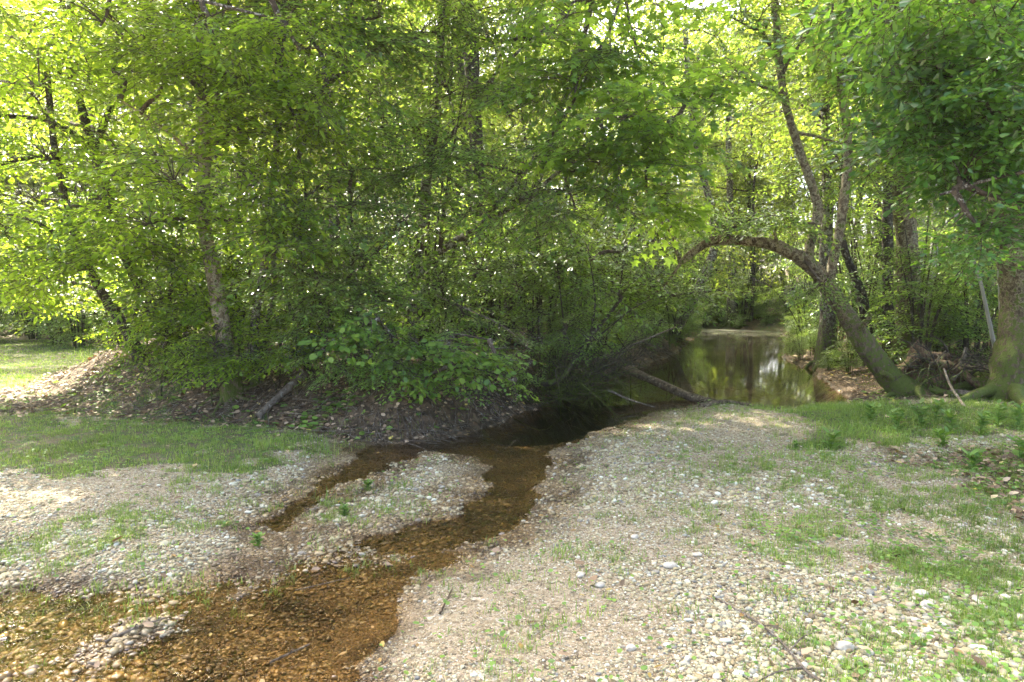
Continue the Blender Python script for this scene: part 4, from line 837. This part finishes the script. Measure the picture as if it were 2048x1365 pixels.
# the far-off wood that closes the view
n = 9000; a = RNG.uniform(-1.15, 1.15, n); r_ = RNG.uniform(50, 74, n); x = np.sin(a) * r_; y = np.cos(a) * r_
z = H(x, y) + RNG.uniform(0, 1, n) ** .85 * (17 + 9 * fbm(x, y, .12, 3, 3))
mb = MB(); d = norm(RNG.normal(0, 1, (n, 3)) * np.array([1, 1, .3])); put_sprays(mb, 'far', np.stack([x, y, z], -1), d, norm(np.array([0, -.3, 1.]) + jit(n, .4)), RNG.uniform(2.2, 3.6, n))
xs = x[:260]; ys = y[:260]; tubes_batch(mb, np.stack([xs, ys, H(xs, ys) - .3], -1), np.stack([xs + RNG.normal(0, .5, 260), ys, H(xs, ys) + 20], -1), .2, .08, 1, 0, 3)
tag(mb.build('distant_wood', [M['far'], M['bark_dark']]), kind='stuff')
# ------------------------------------------------------------------ single things on the ground
def onground(x, y, dz=0): return np.array([x, y, hz(x, y) + dz])
def log_thing(name, label, pts, r0, r1, mat, cat, k=12, rough=.25, side=None):
    pts = np.array(pts, float); c = curve(pts, 30); root = empty(name, c[0], label, cat)
    mb = MB(); tube(mb, c, np.linspace(r0, r1, 30), k, 0, rough, seed=len(name)); mb.build('stem', M[mat], root)
    if side:
        for (t, off, r) in side:
            b = c[int(t * 29)]; mb = MB(); tube(mb, curve([b, b + np.array(off) * .5 + np.array([0, 0, .02]), b + np.array(off)], 10), np.linspace(r, r * .4, 10), 6, 0, .1); mb.build('side_twig', M[mat], root)
    return root
log_thing('fallen_log', 'long bare log sloping down from the bank across the pool to the gravel', [P(1208, 720, 12.4), P(1262, 743, 11.9), P(1318, 767, 11.4), P(1375, 792, 10.8), P(1430, 808, 10.3)], .085, .07, 'wetwood', 'log', side=[(.3, (.25, -.1, .12), .02), (.7, (-.2, -.1, -.12), .015)])
a = G(1430, 806, 0); log_thing('drift_branch', 'short dark waterlogged branch lying at the gravel edge past the log', [onground(*G(1400, 812, 0)[:2], .01), onground(*G(1450, 808, 0)[:2], .03), onground(*G(1500, 812, 0)[:2], .015), onground(*G(1560, 820, 0)[:2], .0)], .045, .02, 'wetwood', 'branch', 8, .5)
p0 = G(515, 832, .12); p1 = P(610, 765, 9.1)
log_thing('fallen_branch', 'straight grey dead branch lying up the slope of the left bank', [onground(p0[0], p0[1], .04), (onground(p0[0], p0[1], .04) + onground(p1[0], p1[1], .16)) / 2, onground(p1[0], p1[1], .16)], .04, .05, 'deadwood', 'branch')
log_thing('leaning_stick', 'thin pale stick leaning from the stump down into the right-hand grass', [P(1888, 738, 10.2), P(1900, 770, 9.9), P(1920, 800, 9.6), (*G(1942, 838, 0)[:2], .03)], .016, .02, 'deadwood', 'stick', 7)
q = [G(1425, 1195, .04), G(1500, 1240, .04), G(1560, 1290, .04), G(1610, 1345, .04), G(1640, 1365, .04)]
log_thing('gravel_stick', 'forked pale twig lying on the dry pebbles near the bottom of the picture', [onground(v[0], v[1], .022) for v in q],   .0045, .008, 'deadwood', 'stick', 6, .2, [(.75, (-.28, -.14, .0), .006), (.6, (.18, .15, .01), .005), (.35, (.1, -.12, .01), .004)])
for i, (u, v, lab, r) in enumerate((((880, 1250), (905, 1210), 'dark knobbly twig standing out of the shallow water by the sand', .006), ((590, 1185), (700, 1165), 'thin wet twig lying in the stream bed', .004),
                               ((210, 1290), (330, 1250), 'pale waterlogged stick among the stones at lower left', .008), ((540, 1330), (620, 1300), 'dark wet stick half under the brown water', .007),
                               ((880, 878), (925, 866), 'short forked twig sticking out of the stream below the bank', .008), ((1010, 900), (1040, 880), 'small upright twig in the stream bed near the pool', .004))):
    a = G(*u, ZW)[:2]; b = G(*v, ZW)[:2]
    log_thing('wet_twig', lab, [(*a, max(hz(*a), ZW) + .012), (*((a + b) / 2), max(hz(*((a + b) / 2)), ZW) + .02), (*b, max(hz(*b), ZW) + .03)], r, r * .6, 'wetwood' if i != 2 else 'deadwood', 'twig', 6, .2, [(.5, (.05, -.05, .03), r * .6)])
for (pts, r, lab) in (([(1190, 720, 11.4), (1230, 705, 11.6), (1290, 680, 12), (1350, 655, 12.4)], .025, 'grey dead branch propped across the dark bank left of the pool'),
                      ([(1215, 780, 10.2), (1260, 800, 10.1), (1310, 815, 9.8)], .018, 'thin dead stick slanting into the pool below the log'),
                      ([(1880, 650, 15), (1940, 610, 15.2), (2000, 560, 15.4)], .028, 'dead limb lying slantwise in the shaded wood at right'),
                      ([(870, 590, 9.6), (1000, 650, 9.6), (1060, 700, 9.6)], .012, 'thin bare stick hanging through the middle bushes')):
    log_thing('dead_branch', lab, [P(*q) for q in pts], r, r * .5, 'deadwood', 'branch', 7)

# rotten stump / root plate between the arching tree and the thick tree
root = empty('rotten_stump', G(1880, 800, .1), 'jagged rotten stump with splintered wood between the two mossy trunks', 'stump')
mb = MB(); rs = np.random.default_rng(5)
base = P(1870, 770, 10.8); base[2] = hz(base[0], base[1]) - .1
nth, nr = 110, 26; th = np.linspace(0, 2 * math.pi, nth, endpoint=False); V = []
for i in range(nr):
    t = i / (nr - 1); prof = .42 * (1 - t) ** .8 + .26 * t
    jag = .12 + .5 * vnoise(np.cos(th) * 2 + 5, np.sin(th) * 2 + 5, 3) + .3 * vnoise(th * 5, th * 0, 9) ** 2 + .25 * vnoise(th * 14, th * 0, 19) ** 2
    rr = prof * (1 + .35 * (vnoise(np.cos(th) * 3 + 9, np.sin(th) * 3 + t * 2, 7) - .5) + .25 * np.exp(-t * 6) * np.cos(th * 5) + .16 * (vnoise(th * 12, th * 0 + t * 1.5, 29) - .5) + .08 * (vnoise(th * 30, th * 0 + t * 5, 39) - .5))
    V.append(np.stack([base[0] + rr * np.cos(th) * 1.2, base[1] + rr * np.sin(th) * .7, base[2] + t * jag * .95], -1))
for i in range(5):
    t = 1 - (i + 1) / 5; V.append(np.stack([base[0] + .3 * t * np.cos(th) * 1.1, base[1] + .3 * t * np.sin(th) * .65, V[nr - 1][:, 2] * (.4 + .6 * t) + (base[2] + .15) * (.6 - .6 * t)], -1))
V = np.array(V); k = nth; ni = len(V); i = np.arange(ni - 1)[:, None] * k; j = np.arange(k)[None]; j2 = (j + 1) % k
mb.add(V.reshape(-1, 3), np.stack([i + j, i + j2, i + k + j2, i + k + j], -1).reshape(-1, 4)); mb.build('stump_body', M['rotwood'], root)
for (u, v, w, r) in (((1800, 745, 10.7), (1840, 715, 10.7), (1900, 712, 10.7), .10), ((1860, 725, 10.6), (1905, 735, 10.5), (1975, 785, 10.2), .09), ((1905, 760, 10.5), (1925, 720, 10.5), (1932, 695, 10.5), .04),
                     ((1830, 780, 10.5), (1870, 800, 10.4), (1930, 805, 10.2), .10), ((1790, 760, 10.9), (1830, 755, 10.8), (1860, 790, 10.6), .09), ((1900, 790, 10.3), (1960, 790, 10.2), (2010, 800, 10.2), .08)):
    mb = MB(); tube(mb, curve([P(*u), P(*v), P(*w)], 16), np.linspace(r, r * .5, 16), 9, 0, .5, seed=int(r * 1000) + u[0]); mb.build('root', M['rotwood' if u[0] < 1880 else 'deadwood'], root)

mb = MB(); rt = random.Random(8); c0 = np.array([base[0], base[1] - .15, base[2] + .25])
for k in range(75):
    a = rt.uniform(0, 6.28); s0 = c0 + np.array([math.cos(a) * .35, math.sin(a) * .2 - .1, rt.uniform(-.1, .5)]); L = rt.uniform(.15, .75)
    dr = np.array([math.cos(a) * 1.2 + rt.gauss(0, .4), -abs(rt.gauss(.3, .3)), rt.gauss(.0, .5)]); e0 = s0 + dr / np.linalg.norm(dr) * L
    e0[2] = max(e0[2], hz(e0[0], e0[1])); md = (s0 + e0) / 2 + np.array([rt.gauss(0, .05), rt.gauss(0, .05), rt.gauss(.04, .06)])
    tube(mb, curve([s0, md, e0], 7), np.linspace(rt.uniform(.006, .022), .003, 7), 5, 0, 0, cap=False)
tag(mb.build('fine_roots', M['bark_dark'], root), kind='stuff')
# pale shed in the wood
sx, sy = P(1930, 600, 24)[:2]; sz = hz(sx, sy)
root = empty('garden_shed', (sx, sy, sz), 'small white building glimpsed through the trunks at the right', 'shed')
def box(mb, x0, x1, y0, y1, z0, z1):
    v = [(x, y, z) for z in (z0, z1) for y in (y0, y1) for x in (x0, x1)]
    mb.add(v, [(0, 2, 3, 1), (4, 5, 7, 6), (0, 1, 5, 4), (2, 6, 7, 3), (0, 4, 6, 2), (1, 3, 7, 5)])
mb = MB(); zb = sz + .15
for k in range(9): box(mb, sx - .75, sx + .75, sy + k * .002, sy + 1.6, zb - .4 + k * .16 if k else zb - .4, zb - .4 + (k + 1) * .16 - .012)
mb.build('wall', M['shed_wall'], root, sm=False)
mb = MB(); v = [(sx - .95, sy - .2, zb + 1.02), (sx + .95, sy - .2, zb + 1.02), (sx + .95, sy + .8, zb + 1.6), (sx - .95, sy + .8, zb + 1.6), (sx + .95, sy + 1.8, zb + 1.02), (sx - .95, sy + 1.8, zb + 1.02)]
mb.add(v + [(a, b, c - .06) for a, b, c in v], [(0, 1, 2, 3), (3, 2, 4, 5), (7, 6, 9, 8), (8, 9, 11, 10), (0, 6, 7, 1), (5, 4, 10, 11), (0, 3, 9, 6), (3, 5, 11, 9), (1, 7, 8, 2), (2, 8, 10, 4)]); mb.build('roof', M['shed_roof'], root, sm=False)
mb = MB(); box(mb, sx - .2, sx + .2, sy - .02, sy + .02, zb + .3, zb + .75); mb.build('window', M['glass'], root, sm=False)

# stones you could pick out one by one
def ico(sub):
    bm = bmesh_ico(sub); return bm
import bmesh
def ico_arr(sub):
    bm = bmesh.new(); bmesh.ops.create_icosphere(bm, subdivisions=sub, radius=1); v = np.array([q.co[:] for q in bm.verts]); f = np.array([[w.index for w in p.verts] for p in bm.faces]); bm.free(); return v, f
I1, I2, I3 = ico_arr(1), ico_arr(2), ico_arr(3)
def stone_variants(I, n, seed, rough=.18):
    r = np.random.default_rng(seed); out = []
    for k in range(n):
        v = I[0].copy(); 
        for q in range(5):
            d = norm(r.normal(0, 1, 3)); v *= (1 + rough * r.uniform(-1, 1) * np.maximum(0, v @ d) ** 2)[:, None]
        for q in range(3):                       # a few worn facets
            d = norm(r.normal(0, 1, 3)); s = v @ d; lim = r.uniform(.72, .92); v -= np.maximum(s - lim, 0)[:, None] * d * .8
        out.append(v)
    return out
big = [(1340, 1128, 30, 'rounded'), (1690, 1296, 42, 'broad'), (1842, 1190, 38, 'long'), (1855, 1212, 34, 'flat'), (1395, 1108, 22, 'small'), (1740, 1305, 24, 'pale'), (1728, 1300, 20, 'little'), (1838, 1272, 26, 'smooth'), (1855, 1262, 26, 'grey'),
       (1832, 1240, 20, 'oval'), (2010, 1200, 36, 'large'), (2020, 1172, 24, 'narrow'), (1720, 1052, 22, 'white'), (1950, 1195, 18, 'small'), (1765, 1020, 16, 'tiny'), (1160, 1150, 22, 'white'), (1200, 1168, 24, 'cream'), (1270, 1072, 20, 'round'),
       (1435, 1355, 28, 'grey'), (1262, 1296, 26, 'tan'), (1335, 1290, 22, 'cream'), (1375, 1318, 20, 'pale'), (2040, 1240, 26, 'tan'), (1920, 1060, 18, 'flat'), (1535, 1100, 18, 'cream')]
desc = ['cream rounded stone nearest the clover tuft', 'broad whitish stone at the bottom, left one of a row of three', 'long white stone on the mossy ground at the lower right', 'flat pale stone directly below the long white one',
        'small white stone just right of the cream rounded one', 'pale stone at the right end of the row of three', 'little grey-white stone in the middle of the row of three', 'smooth pale stone in the front of the lower right cluster', 'greyish stone just behind the smooth pale one',
        'oval whitish stone at the left of the lower right cluster', 'large white stone at the right edge of the picture', 'narrow white stone just above the large one at the right edge', 'white stone among grass and dead leaves at right', 'small white stone left of the large one at the right edge',
        'tiny pale stone farthest back in the right-hand grass', 'white stone beside the grass tuft in the middle gravel', 'cream stone right of the white one beside the grass tuft', 'round cream stone behind the middle grass tuft', 'grey stone at the very bottom beside the forked twig',
        'tan stone left of the forked twig', 'cream stone touching the forked twig', 'pale stone just below the forked twig', 'tan stone low at the right edge', 'flat stone in the brown leaves at right', 'cream stone alone in the middle of the gravel']
var = stone_variants(I3, 8, 3)
for i, (px, py, w, _) in enumerate(big):
    p = G(px, py, .04); rad = w / 1365 * p[1] * .43; z = hz(p[0], p[1]); me = MB()
    a = RNG.uniform(0, 3.14); v = var[i % 8] * rad * np.array([1.15, .8, .55]); ca_, sa_ = math.cos(a * .35), math.sin(a * .35)
    v = np.stack([v[:, 0] * ca_ - v[:, 1] * sa_, v[:, 0] * sa_ + v[:, 1] * ca_, v[:, 2]], -1)
    me.add(v, I3[1]); o = me.build('river_stone', M['white_stone']); o.location = (p[0], p[1], z + rad * .3); tag(o, desc[i], 'stone', 'larger stones on the gravel')

# upright leafy weeds in the right-hand grass
def weed(px, py, h, lab, nst=3, lsz=.12):
    p = G(px, py, .02); z = hz(p[0], p[1]); root = empty('leafy_weed', (p[0], p[1], z), lab, 'weed', 'leafy weeds in the grass at right')
    ms, ml = MB(), MB()
    for k in range(nst):
        a = RNG.uniform(0, 6.28); e = np.array([math.cos(a), math.sin(a), 0]) * h * .4
        c = curve([p * [1, 1, 0] + [0, 0, z - .03], p * [1, 1, 0] + e * .3 + [0, 0, z + h * .6], p * [1, 1, 0] + e + [0, 0, z + h]], 12); tube(ms, c, np.linspace(.005, .002, 12), 5)
        m = int(9 + h * 22); tt = np.linspace(.1, 1, m); q = c[(tt * 11).astype(int)]; ph = np.arange(m) * 2.4 + a
        T = norm(np.stack([np.cos(ph), np.sin(ph), RNG.uniform(.2, .9, m)], -1)); place(*LEAF['elm'], q, T, norm(np.array([0, 0, 1.]) + jit(m, .2)), lsz * RNG.uniform(.7, 1.2, m), ml)
    ms.build('stem', M['weed'], root); ml.build('leaves', M['weed'], root)
wl = ['tallest leafy weed, second in from the left of the row by the stump', 'leafy weed at the left end of the row, nearest the pool', 'weed with long narrow leaves below the arching trunk', 'leafy weed beside the foot of the leaning stick', 'leafy weed right of the leaning stick',
      'weed in front of the thick mossy trunk', 'weed at the right edge of the picture under the thick trunk', 'low weed in front of the leaning stick', 'small weed standing alone nearer the gravel', 'broad weed among the long grass below the stump', 'weed growing at the right edge nearest the camera', 'short weed between the two fallen-leaf patches']
for i, (px, py, h) in enumerate([(1840, 862, .34), (1742, 852, .24), (1795, 868, .26), (1905, 872, .28), (1960, 880, .32), (1995, 862, .34), (2036, 868, .36), (1885, 905, .2), (1660, 905, .2), (1870, 850, .3), (2040, 930, .26), (1945, 950, .18)]):
    weed(px, py, h * .75, wl[i], 3, .10)
# bright broadleaf seedlings on the gravel bar
for (px, py, lab) in ((690, 1018, 'flat fern-like green weed on the small gravel bar'), (515, 1075, 'low leafy weed where the left branch of the stream meets the bar'), (735, 965, 'small bright green weed at the upper end of the gravel bar'), (1590, 905, 'solitary seedling with broad leaves at the edge of the gravel')):
    weed(px, py, .07, lab, 4, .05)
# ------------------------------------------------------------------ stuff: gravel, leaves, grass, moss, roots
def rand_view(n, dmin, dmax, power=1.0, margin=1.32):
    """random points in the wedge of ground the picture shows, denser nearby"""
    u = RNG.uniform(0, 1, n); y = 1 / (1 / dmin - u * (1 / dmin - 1 / dmax)) if power == 1 else (dmin * (dmax / dmin) ** u if power == 2 else dmin + (dmax - dmin) * u)
    x = RNG.uniform(-1, 1, n) * (y * .75 * margin + .5); return x, y
def gravel(n, dmin, dmax, smin, smax, I, nv, seed, name):
    x, y = rand_view(n, dmin, dmax, 2)
    zgr, zlr, _ = zones(x, y); z = ground_h(x, y)
    keep = (RNG.uniform(0, 1, n) > zlr * 1.1) & (RNG.uniform(0, 1, n) > zgr * 1.0) & (z > ZW - .13)
    x, y, z = x[keep], y[keep], z[keep]; n = len(x)
    s = smin * (smax / smin) ** (RNG.uniform(0, 1, n) ** 2.3)
    # sandier in places, coarser in others
    co = fbm(x, y, .9, 3, 77); s *= .6 + .5 * smooth((co - .3) / .4)
    sand = smooth((.75 - np.hypot((x - .0) / 1.3, (y - 3.5) / 1.4)) / .5); s *= 1 - .55 * sand
    s *= 1 + .6 * smooth((-x - .8) / 1.5) * smooth((4.2 - y) / 1)
    N = norm(np.array([0, 0, 1.]) + jit(n, .22)); a = RNG.uniform(0, 6.28, n); T = np.stack([np.cos(a), np.sin(a), RNG.normal(0, .15, n)], -1)
    var = stone_variants(I, nv, seed); w = RNG.integers(0, nv, n); mb = MB()
    for k in range(nv):
        m = w == k; q = s[m]; sc = np.stack([q * RNG.uniform(.9, 1.35, m.sum()), q * RNG.uniform(.65, 1, m.sum()), q * RNG.uniform(.4, .75, m.sum())], -1)
        place(var[k], [I[1]], np.stack([x[m], y[m], z[m] + q * .22], -1), T[m], N[m], sc, mb)
    return mb
m1 = gravel(165000, 2.3, 11.5, .006, .017, I1, 12, 5, 'g'); m2 = gravel(37000, 2.3, 11, .010, .026, I2, 12, 6, 'g')
m1.addm(np.concatenate(m2.v), []) if 0 else None
for v, f in ((np.concatenate(m2.v), np.concatenate(m2.f)),): m1.add(v, f)
tag(m1.build('gravel', M['stone']), kind='stuff')

# fallen leaves
DEAD = ([(0, 0, 0), (.25, .28, .14), (.7, .24, .1), (1, 0, .16), (.7, -.24, .12), (.25, -.28, .1), (.5, 0, 0)], [[(0, 6, 2, 1), (6, 3, 2, 2), (0, 5, 4, 6), (6, 4, 3, 3)]])
DEAD = ([(0, 0, .02), (.25, .28, .16), (.7, .24, .12), (1, 0, .16), (.7, -.24, .14), (.25, -.28, .12)], [[(0, 3, 2, 1), (0, 5, 4, 3)]])
x, y = rand_view(170000, 2.6, 30, 2); zgr, zlr, _ = zones(x, y); z = ground_h(x, y)
keep = (RNG.uniform(0, 1, len(x)) < zlr * (.95 - .5 * smooth((fbm(x, y, 1.7, 3, 91) - .45) / .2)) * .8 + .002) & (z > ZW - .02); x, y, z = x[keep], y[keep], z[keep]; n = len(x)
a = RNG.uniform(0, 6.28, n); e = .06
gxn = (ground_h(x + e, y) - ground_h(x - e, y)) / (2 * e); gyn = (ground_h(x, y + e) - ground_h(x, y - e)) / (2 * e); NG = norm(np.stack([-gxn, -gyn, np.ones(n)], -1))
N = norm(NG + jit(n, .35)); T = norm(np.stack([np.cos(a), np.sin(a), RNG.normal(0, .2, n)], -1)); mb = MB()
place(*DEAD, np.stack([x, y, z + .008 + RNG.uniform(0, .02, n)], -1), T, N, RNG.uniform(.035, .08, n) * (1 + .5 * smooth((y - 10) / 8)), mb)
tag(mb.build('leaf_litter', M['litter']), kind='stuff')
x, y = rand_view(190, 2.6, 9, 2); z = np.maximum(ground_h(x, y), ZW) + .012; n = len(x); a = RNG.uniform(0, 6.28, n); mb = MB()
place(*LEAF['elm'], np.stack([x, y, z + .01], -1), np.stack([np.cos(a), np.sin(a), 0 * a], -1), norm(np.array([0, 0, 1.]) + jit(n, .25)), RNG.uniform(.02, .055, n), mb)
tag(mb.build('fallen_yellow_leaves', M['yellow']), kind='stuff')
# brown dead sticks in the litter
n = 3000; x, y = rand_view(12000, 7.5, 17); _, zlr, _ = zones(x, y); k = zlr > .5; x, y = x[k][:n], y[k][:n]; n = len(x); a = RNG.uniform(0, 6.28, n); L = RNG.uniform(.1, .5, n)
x2, y2 = x + np.cos(a) * L, y + np.sin(a) * L; mb = MB(); tubes_batch(mb, np.stack([x, y, ground_h(x, y) + .02], -1), np.stack([x2, y2, ground_h(x2, y2) + RNG.uniform(.01, .09, n)], -1), .006, .003, 0, .02, 3)
tag(mb.build('twig_litter', M['deadwood']), kind='stuff')

# grass: tufts of bent blades
def blades(mb, x, y, z, h, w, lean=.35):
    n = len(x); a = RNG.uniform(0, 6.28, n); ln = np.abs(RNG.normal(0, lean, n)) + .08
    d = np.stack([np.cos(a), np.sin(a), 0 * a], -1); s = np.stack([-np.sin(a), np.cos(a), 0 * a], -1); up = np.array([0, 0, 1.])
    b = np.stack([x, y, z - .01], -1); mid = b + up * (h * .55)[:, None] + d * (h * ln * .35)[:, None]; tip = b + up * (h * (1 - ln * .35))[:, None] + d * (h * ln * 1.1)[:, None]
    hw = (w / 2)[:, None]
    V = np.stack([b - s * hw, b + s * hw, mid + s * hw * .8, mid - s * hw * .8, tip], 1).reshape(-1, 3); i = np.arange(n)[:, None] * 5
    mb.addm(V, [(i + np.array([[0, 1, 2, 3]]), 0), (i + np.array([[3, 2, 4]]), 0)])
def tufts(mb, x, y, per, h, w, spread, lean=.35):
    n = len(x); k = RNG.poisson(per, n) + 1; X = np.repeat(x, k); Y = np.repeat(y, k); hh = np.repeat(h, k) * RNG.uniform(.45, 1.1, len(X))
    X = X + RNG.normal(0, spread, len(X)); Y = Y + RNG.normal(0, spread, len(X)); z = ground_h(X, Y); m = z > ZW - .03
    blades(mb, X[m], Y[m], z[m], hh[m], np.full(m.sum(), w) * RNG.uniform(.7, 1.3, m.sum()), lean)
mb = MB()
x, y = rand_view(64000, 5.2, 12, 0); zgr, _, _ = zones(x, y); cl = smooth((fbm(x, y, 3.2, 3, 14) - .36) / .2)
k = RNG.uniform(0, 1, len(x)) < zgr * (.2 + .8 * cl); tufts(mb, x[k], y[k], 4, np.where(x[k] > 2,   .085, .055) * (.6 + .9 * fbm(x[k], y[k], 1.5, 2, 3)), .0045, .022)
x, y = rand_view(50000, 9, 22, 0); zgr, _, _ = zones(x, y); k = (RNG.uniform(0, 1, len(x)) < zgr) & (x < -4); tufts(mb, x[k], y[k], 3, np.full(k.sum(), .06), .009, .05)
# sparse tufts over the gravel, thicker to the right
x, y = rand_view(96000, 2.4, 10.5, 2); n1 = fbm(x, y, 1.1, 4, 121); n2 = fbm(x, y, 8, 3, 131); zgr, zlr, _ = zones(x, y)
right = smooth((x - .2 + (y - 3) * -.05) / 3.2); left = smooth((-x - 1.0) / 2) * smooth((y - 3.2) / 1.2); bar = smooth((.75 - np.hypot((x + 1.25) / 1.0, (y - 5.4) / .8)) / .4)
dn = .12 + 1.3 * right + .8 * left + .8 * bar; k = (RNG.uniform(0, 1, len(x)) < dn * smooth((n1 - .36 + .14 * right) / .28) * smooth((n2 - .42) / .16)) & (sdpoly(x, y, WATER) > .06)
tufts(mb, x[k], y[k], 6, RNG.uniform(.035, .085, k.sum()), .0036, .02, .5)
# a few taller clumps
for (px, py, h, nb) in ((470, 800, .3, 60), (610, 895, .28, 70), (655, 900, .25, 50), (1115, 1120, .11, 45), (1130, 1105, .08, 30), (1240, 1105, .07, 25), (520, 905, .2, 50), (440, 945, .2, 50), (180, 775, .25, 40), (165, 735, .35, 50), (1325, 1075, .1, 12), (1165, 1245, .08, 20), (1095, 1255, .07, 18), (265, 1190, .1, 30), (300, 1160, .1, 30),
                        (325, 1200, .09, 20), (640, 985, .12, 30), (730, 1045, .1, 30), (1550, 1200, .1, 30), (1350, 1240, .1, 25), (1000, 1320, .1, 20), (1395, 1010, .1, 14), (800, 975, .12, 50)):
    p = G(px, py, .0); tufts(mb, np.array([p[0]]), np.array([p[1]]), nb, np.array([h]), .005, .05 + h * .15, .5)
for q in range(28):
    p = G(random.uniform(1560, 2060), random.uniform(812, 880), 0); tufts(mb, np.array([p[0]]), np.array([p[1]]), 60, np.array([random.uniform(.07, .16)]), .006, .13, .7)
tag(mb.build('grass', M['grass']), kind='stuff')

# small broad-leaved ground plants
mb = MB(); x, y = rand_view(110000, 2.6, 11, 2); n1 = fbm(x, y, 1.3, 3, 221); zgr, zlr, _ = zones(x, y)
band = smooth((.9 - np.hypot((x - 2.2) / 1.1, (y - 4.4) / .8)) / .6) * smooth((fbm(x, y, 4, 3, 231) - .40) / .2)
dn = np.clip(band + smooth((n1 - .48) / .08) * (.30 * zgr + .3 * smooth((x - 1) / 2) + (.15 + 1.3 * (y < 9.6) * (x < 1) * (x > -3.2)) * zlr) + .05 * smooth((y - 5) / 2) + .03, 0, 1) * .8; k = (RNG.uniform(0, 1, len(x)) < dn) & (sdpoly(x, y, WATER) > .08) & (ground_h(x, y) > ZW + .012); zlk = zlr[k]; x, y = x[k], y[k]; n = len(x)
a = RNG.uniform(0, 6.28, n); place(*LEAF['round'], np.stack([x, y, ground_h(x, y) + RNG.uniform(.01, .05, n)], -1), np.stack([np.cos(a), np.sin(a), 0 * a + .2], -1), norm(np.array([0, 0, 1.]) + jit(n, .3)), RNG.uniform(.018, .038, n) * (1 + .6 * zlk) * (1 + .7 * (zlk > .6) * (y > 7)), mb)
tag(mb.build('ground_cover_plants', M['weed']), kind='stuff')

# moss and hanging roots on the banks
mb = MB(); n = 60000; x = RNG.uniform(-1.6, 7.5, n); y = RNG.uniform(7.4, 17, n); sw = sdpoly(x, y, WATER); z = ground_h(x, y); mo = fbm(x, y, 1.6, 3, 301)
k = (sw > .0) & (sw < .9) & (z > .02) & (mo > .5) & (np.minimum(sdpoly(x, y, MOUND), sdpoly(x, y, RIGHTB)) < .1); blades(mb, x[k], y[k], z[k], RNG.uniform(.015, .045, k.sum()), np.full(k.sum(), .012), .8)
tag(mb.build('moss', M['moss']), kind='stuff')
mb = MB(); n = 9000; x = RNG.uniform(-2, 5.5, n); y = RNG.uniform(7.4, 19, n); sw = sdpoly(x, y, WATER); k = (sw > .15) & (sw < .6) & (sdpoly(x, y, MOUND) < 0); x, y = x[k][:1400], y[k][:1400]; n = len(x)
e = .05; sx_ = (sdpoly(x + e, y, WATER) - sdpoly(x - e, y, WATER)) / (2 * e); sy_ = (sdpoly(x, y + e, WATER) - sdpoly(x, y - e, WATER)) / (2 * e); L = RNG.uniform(.15, .5, n)
B = np.stack([x - sx_ * L + RNG.normal(0, .06, n), y - sy_ * L + RNG.normal(0, .06, n), np.maximum(ground_h(x, y) - RNG.uniform(.1, .45, n), ZW - .02)], -1)
tubes_batch(mb, np.stack([x, y, ground_h(x, y) - .01], -1), B, .007, .003, 0, .12, 4); tag(mb.build('hanging_roots', M['twig']), kind='stuff')

# ------------------------------------------------------------------ thin haze added to lift the shadows and soften contrast
m, t, out = newmat('added_haze'); pv = nd(t, 'ShaderNodeVolumePrincipled'); pv.inputs['Color'].default_value = (.93, .95, .9, 1)
pv.inputs['Density'].default_value = .0004; pv.inputs['Anisotropy'].default_value = .2; t.links.new(pv.outputs[0], out.inputs['Volume'])
mb = MB(); x0, x1, y0, y1, z0, z1 = -175, 175, -60, 240, -2.5, 45
v = [(x, y, z) for z in (z0, z1) for y in (y0, y1) for x in (x0, x1)]
mb.add(v, [(0, 2, 3, 1), (4, 5, 7, 6), (0, 1, 5, 4), (2, 6, 7, 3), (0, 4, 6, 2), (1, 3, 7, 5)])
tag(mb.build('haze', m, sm=False), kind='stuff')
cy.volume_bounces = 0
